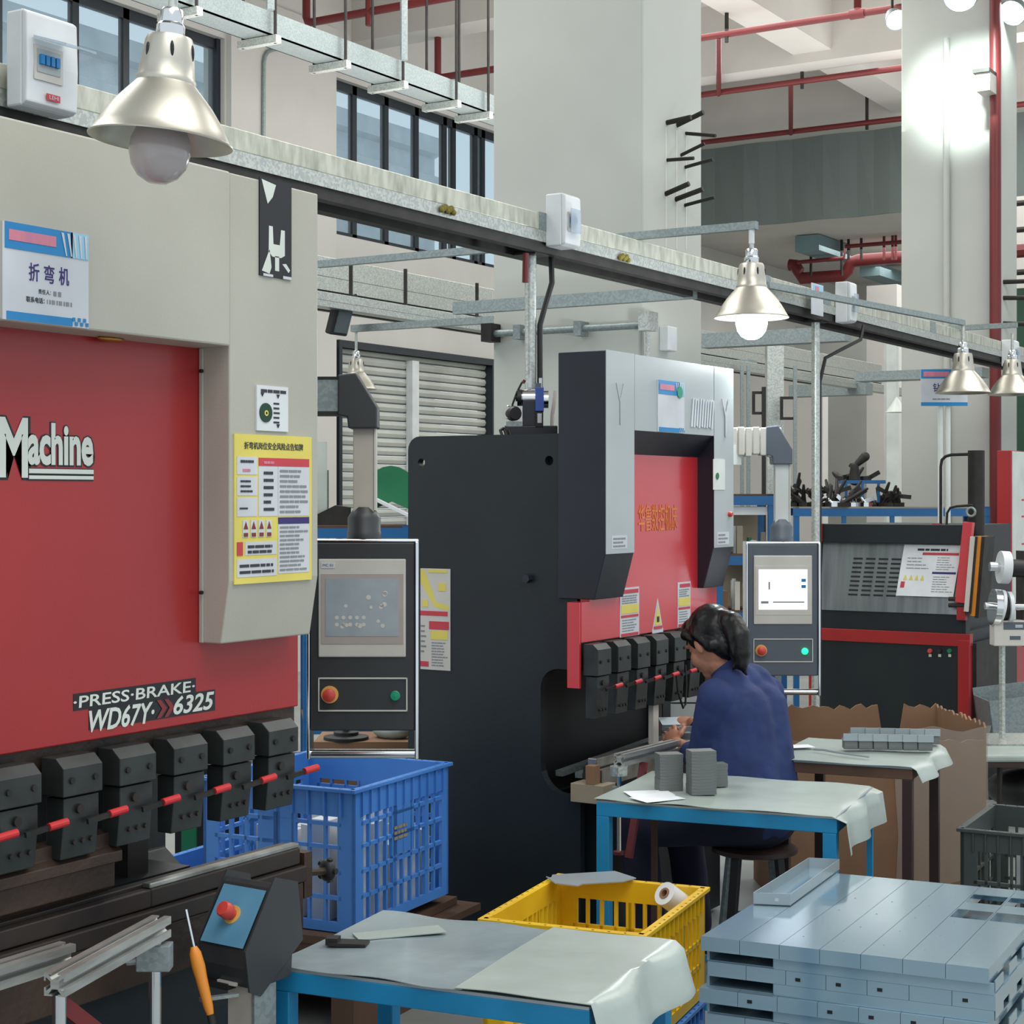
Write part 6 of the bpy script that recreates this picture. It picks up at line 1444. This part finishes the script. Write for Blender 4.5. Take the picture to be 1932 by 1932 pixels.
for i in range(6):
    p = X1 @ V((.04+.085*i, .06, .55)); hh = .15+.05*((i*5) % 3)
    solo('parts_box', MB(Matrix.Translation(p) @ Matrix.Rotation(YAW+.1, 4, 'Z')).box(0, .07, 0, .25, 0, hh), M[('white', 'card', 'green', 'bezel', 'card', 'white')[i]], 'small boxes on the lower shelf behind the left pendant', 'box', 'boxes low behind the left pendant')
# rack right of the second press
D = 10.6
r2, X2_, W2 = rack(1352, 1462, D, [zv(932, D), zv(1045, D), zv(1152, D), .55], 'blue rack of parts between the second press and its pendant', .5, 0.0)
rr = random.Random(12)
for lv, n_, ms, gname in ((zv(1045, D), 6, ('darksteel', 'white', 'tan', 'green', 'white', 'tan'), 'upper'), (zv(1152, D), 7, ('card', 'white', 'bezel', 'tan', 'white', 'bezel', 'tan'), 'middle'), (.55, 6, ('signblue', 'white', 'card', 'darksteel', 'tan', 'red'), 'lowest')):
    for i in range(n_):
        x = .045+(W2-.1)*i/n_; p = X2_ @ V((x, .05+.03*(i % 2), lv)); s_ = (W2-.1)/n_*.85; hh = rr.uniform(.08, .22)
        if i % 2: b = MB(Matrix.Translation(p)).cyl((s_/2, .05, 0), (s_/2, .05, hh), s_/2, s_*.4, n=12)
        else: b = MB(Matrix.Translation(p) @ Matrix.Rotation(YAW, 4, 'Z')).box(0, s_, 0, .2, 0, hh)
        solo('parts_tub' if i % 2 else 'parts_box', b, M[ms[i]], 'small tubs and boxes on the %s shelf of the rack right of the second press' % gname, 'container', 'tubs and boxes on the %s shelf' % gname)
p = X2_ @ V((.1, .03, zv(932, D)-.13)); solo('white_tray', MB(Matrix.Translation(p) @ Matrix.Rotation(YAW, 4, 'Z')).box(-.06, .22, 0, .1, 0, .05), M['white'], 'white tray under the top shelf of the rack right of the second press', 'tray')
MB(X2_).box(.045, W2-.045, .44, .45, .56, zv(932, D)-.08).build('back_panel', M['tan'], r2)
# long high rack with scrap parts
D = 12.4; zt4 = zv(956, D)
r3, X3, W3 = rack(1498, 1868, D, [zt4, zv(1015, D)-.22, .6], 'long blue rack top carrying scrap fixtures before the far column', .6, 0.0, shelf='tan')
for x in (.35, .7, 1.05): MB(X3).box(x, x+.03, 0, .03, 0, zt4-.07).build('upright', M['rackblue'], r3)
# small blue stand on the rack
pA_, W_ = X3 @ V((.42, .25, zt4)), .27
t = thing('parts_stand', 'small blue frame stand on the long rack', 'stand', pA_, YAW); X = WM[t.name]
for x in (0, .12, .24): MB(X).box(x, x+.018, 0, .018, 0, .17).build('leg', M['rackblue'], t)
MB(X).box(-.02, .30, 0, .15, .17, .195).build('stand_top', M['rackblue'], t)
MB(X).box(.05, .16, .08, .1, .0, .13).build('back_plate', M['spots'], t)
def scrap(o, n_, sx, sz, label, group, m, seed):
    r = random.Random(seed)
    for i in range(n_):
        c = X3 @ V((o[0]+sx*r.random(), o[1]+.25*r.random(), o[2])); b = MB()
        h_ = sz*(.35+.65*r.random()); d1 = V((r.uniform(-1, 1), r.uniform(-1, 1), r.uniform(.4, 1.6))).normalized()
        b.cyl(c, c+V((0, 0, .03)), .045, n=8); b.cap(c+V((0, 0, .01)), c+d1*h_, .022, .010, 8)
        b.bar(c+d1*h_*.6, c+d1*h_*.6+V((r.uniform(-.08, .08), r.uniform(-.05, .05), r.uniform(-.02, .07))), .02, .03)
        solo('machine_fixture', b, M[m], label, 'fixture', group)
scrap((.02, .02, zt4), 26, .36, .27, 'black spiky tool fixtures heaped on the left end of the long rack', 'fixtures at the left of the rack', 'darksteel', 1)
scrap((.40, .30, zt4+.195), 6, .22, .13, 'dark fixtures on top of the small blue stand', 'fixtures on the blue stand', 'darksteel', 5)
scrap((.20, .02, zt4), 9, .38, .09, 'shiny small clamps along the front of the long rack', 'shiny clamps on the rack', 'chrome', 8)
scrap((.60, .05, zt4), 9, .18, .26, 'dark fixtures beside the blue stand, nearest the far column', 'fixtures by the far column', 'darksteel', 9)
p = X3 @ V((.50, .30, zt4+.20)); b = MB(Matrix.Translation(p)).cap((0, 0, .0), (.0, 0, .10), .045, .03).cap((0, 0, .10), (.07, .03, .17), .02, .035)
solo('vise_casting', b, M['darksteel'], 'dark round casting topmost on the small blue stand', 'casting')
p = X3 @ V((.80, .05, zv(1015, D)-.22)); solo('white_box', MB(Matrix.Translation(p) @ Matrix.Rotation(YAW, 4, 'Z')).box(0, .25, 0, .3, 0, .22), M['bezel'], 'long pale box on the shelf under the rack beam', 'box')
# galvanised post with cables, and conduit line left of the lit pendant
def vpost(u, v0, v1, D, w_, m, label, cat='post', name='steel_post', group=None):
    a, b_ = P(u, v0, D), P(u, v1, D)
    return solo(name, MB(Matrix.Translation((a.x, a.y, 0)) @ Matrix.Rotation(YAW, 4, 'Z')).box(-w_/2, w_/2, -w_/2, w_/2, 0, a.z), M[m], label, cat, group)
vpost(1461, 640, 1800, 13.5, .13, 'galv', 'square galvanised post standing left of the long rack')
vpost(1441, 730, 925, 13.3, .03, 'black', 'dark cable bundle beside the galvanised post', 'cable', 'cable_bundle')
for k, (u, v) in enumerate(((1432, 760), (1485, 770))):
    a = P(u, v, 13.3); solo('wall_bracket', MB(Matrix.Translation(a) @ Matrix.Rotation(YAW, 4, 'Z')).box(-.05, .05, 0, .04, -.09, -.07).box(-.05, .05, 0, .04, .07, .09).box(-.05, -.03, 0, .04, -.07, .07), M['darksteel'], 'dark bracket on the %s of the galvanised post' % ('left' if k == 0 else 'right'), 'bracket')
for k, u in enumerate((1400, 1412, 1500)): vpost(u, 690, 935, 14.6, .03, 'galvdull', 'thin grey drop pipes behind the second press pendant', 'pipe', 'drop_pipe', 'drop pipes behind the pendant')
vpost(1682, 640, 950, 16.5, .12, 'white2', 'pale steel post just left of the far column foot')
a = P(1692, 778, 15.6); solo('white_cone_lamp', MB().lathe([(.005, .14), (.10, 0), (.095, 0), (0, .12)], a, 20).cyl(a+V((0, 0, .12)), a+V((0, 0, .9)), .006), M['white2'], 'small white cone lamp shade left of the far column', 'lamp')
# drilling sign on two poles
fc_D = 11.4
o_, r_e = P(1737, 697, fc_D), P(1825, 690, fc_D+.0); dn = P(1737, 766, fc_D)
fc = Face(o_, V((r_e-o_).x*V((1, 0, 0))+(r_e-o_).y*V((0, 1, 0))), dn-o_)
t = thing('station_sign', 'blue and white station sign on twin poles behind the hanging lamp', 'sign', (o_.x, o_.y, 0)); 
mb = MB(); fc.rect(mb, 0, 1, 0, 1, 0, .008); mb.build('board', M['signwhite'], t)
mb = MB(); fc.rect(mb, 0, 1, 0, .25, .0085); fc.rect(mb, 0, 1, .9, 1, .0085); mb.build('blue_bands', M['signblue'], t)
mb = MB(); fc.rect(mb, .05, .6, .06, .2, .0105); mb.build('pink_line', M['signpink'], t)
fc.txt('sign_character', t, '钻', M['inkpurple'], .26, .42, .38, .62, .009, off=.01); fc.txt('sign_character', t, '攻', M['inkpurple'], .46, .62, .38, .62, .009, off=.01)
mb = MB(); smear_lines(fc, mb, .25, .62, .78, .84, 1, .009, .6, 0, 3); mb.build('small_text', M['inkgrey'], t)
for a_ in (.44, .60):
    q = fc.pt(a_, .95, -.02); MB().cyl((q.x, q.y, 0), (q.x, q.y, q.z), .018, n=10).build('sign_pole', M['white2'], t, smooth=True)
# red and white cabinet at the right edge
D = 11.0
A_ = P(1881, 1200, D); A_.z = 0; X = Matrix.Translation(A_) @ Matrix.Rotation(0, 4, 'Z')
A_ = P(1881, 1200, 12.3); A_.z = 0; X = Matrix.Translation(A_)
wS = (xy(1908, A_.y)-A_.x); D = 12.3
t = thing('electrical_cabinet', 'tall red cabinet with white door at the right edge', 'cabinet', A_, 0)
wS = (xy(1908, A_.y)-A_.x)
MB(X).box(0, wS, 0, .7, .30, zv(850, D)).build('cabinet_body', M['red'], t, bevel=.004)
MB(X).box(wS, wS+.02, .01, .69, .45, zv(852, D)).build('cabinet_door', M['white2'], t, bevel=.003)
MB(X).box(.02, wS-.02, .05, .65, 0, .30).build('plinth', M['darksteel'], t)
for z in (1.3, 1.5, 1.62): MB(X).box(wS+.02, wS+.022, .2, .35, z, z+.012).build('door_marking', M['signred'], t)
A_ = P(1869, 1300, 11.4); t = thing('red_box', 'small red steel box on legs below the cabinet at the right', 'box', (A_.x, A_.y, 0)); X = WM[t.name]
w_ = xy(1912, A_.y)-A_.x; MB(X).box(0, w_, 0, .4, zv(1300, 11.4), zv(1205, 11.4)).build('box_body', M['red'], t, bevel=.004)
for x in (.01, w_-.03): MB(X).box(x, x+.02, .02, .04, 0, zv(1300, 11.4)).build('leg', M['darksteel'], t)
# tapping arm with chrome wheels and readout
D = 8.6; L = LF(1895, 1400, D)
t = thing('pedestal_grinder', 'chrome wheel spindle machine with small readout on a pole at the right edge', 'machine', (L.loc.x, L.loc.y, 0), YAW)
MB(L.X).cyl(L.p(1896, 1400, .05), L.p(1896, 1170, .05), .016, n=16).build('pole', M['galv'], t, smooth=True)
MB(L.X).cyl(L.p(1867, 1069), L.p(1990, 1073), .024, n=20).build('upper_spindle', M['chrome'], t, smooth=True)
MB(L.X).cyl(L.p(1858, 1143), L.p(1990, 1147), .019, n=20).build('lower_spindle', M['chrome'], t, smooth=True)
MB(L.X).cyl(L.p(1886, 1070), L.p(1903, 1071), .082, n=32).build('upper_wheel', M['white'], t, smooth=True)
MB(L.X).cyl(L.p(1872, 1145), L.p(1884, 1146), .092, n=36).build('chrome_wheel', M['chrome'], t, smooth=True)
MB(L.X).cyl(L.p(1884, 1145), L.p(1890, 1146), .088, n=36).cyl(L.p(1900, 1146), L.p(1907, 1146), .08, n=36).build('white_wheel', M['white'], t, smooth=True)
MB(L.X).cyl(L.p(1908, 1072), L.p(1935, 1072), .045, n=16).cyl(L.p(1890, 1147), L.p(1900, 1147), .06, n=16).build('drive_hub', M['black'], t, smooth=True)
L.box(L.mb(), 1873, 1932, 1170, 1218, -.03, .06).build('readout_case', M['bezel'], t, bevel=.004)
L.box(L.mb(), 1890, 1932, 1173, 1187, -.032, -.03).box(L.p(1902, 1213).x, L.p(1922, 1213).x, -.032, -.03, L.p(0, 1206).z, L.p(0, 1199).z).build('readout_display', M['panelgrey'], t)
for v in (1178, 1181): L.box(L.mb(), 1912, 1926, v, v+2, -.034, -.032).build('readout_digits', M['signwhite'], t)
L.box(L.mb(), 1850, 1990, 1396, 1404, -.15, .25).build('base_plate', M['galv'], t)
L.box(L.mb(), 1900, 1960, 1404, 1900, -.05, .15).build('base_column', M['darksteel'], t)
L.box(L.mb(), 1930, 1990, 1040, 1220, .0, .12).build('spindle_head', M['darksteel'], t)
# slanting dark metal bin behind it and wrapped sheets on a stand
A_ = P(1880, 1395, 9.3); R = Matrix.Rotation(-.15, 3, 'Y')
t = thing('metal_bin', 'dark sheet metal bin lying tilted behind the pole at the right', 'bin', (A_.x, A_.y, 0), YAW); X = WM[t.name]
MB(X).box(-.05, .40, 0, .3, .0, zv(1392, 9.3)-.01).build('bin_support', M['darksteel'], t)
X2m = X @ Matrix.Translation((-.02, .0, zv(1392, 9.3))) @ Matrix.Rotation(-.12, 4, 'Y')
MB(X2m).box(0, .45, 0, .006, 0, .2).box(0, .45, .3, .306, 0, .24).box(0, .006, 0, .3, 0, .2).box(0, .45, 0, .3, 0, .006).build('bin_shell', M['galvdull'], t)
A_ = P(1850, 1432, 7.7); t = thing('small_table', 'low table with a film-wrapped pale board at the right edge', 'table', (A_.x, A_.y, 0), YAW); X = WM[t.name]; z = zv(1440, 7.7)
MB(X).box(0, .6, 0, .35, z-.02, z).build('table_top', M['darkwood'], t)
for x in (.02, .10, .55): MB(X).cyl((x, .05, 0), (x, .05, z-.02), .013, n=10).build('leg', M['darksteel'], t)
p = X @ V((.0, .02, z)); solo('wrapped_board', MB(X).box(0, .58, .01, .3, z, z+.035), M['sheet'], 'film-wrapped pale board on the low table at the right edge', 'board', bevel=.01)
A_ = P(1888, 1500, 7.9); b = MB().ell((A_.x+.12, A_.y+.1, zv(1500, 7.9)+.02), .22, .16, .10); b.cyl((A_.x+.12, A_.y+.1, 0), (A_.x+.12, A_.y+.1, zv(1500, 7.9)), .03, n=10)
solo('chair_seat', b, M['black'], 'black padded stool seat under the low table', 'stool', smooth=True)
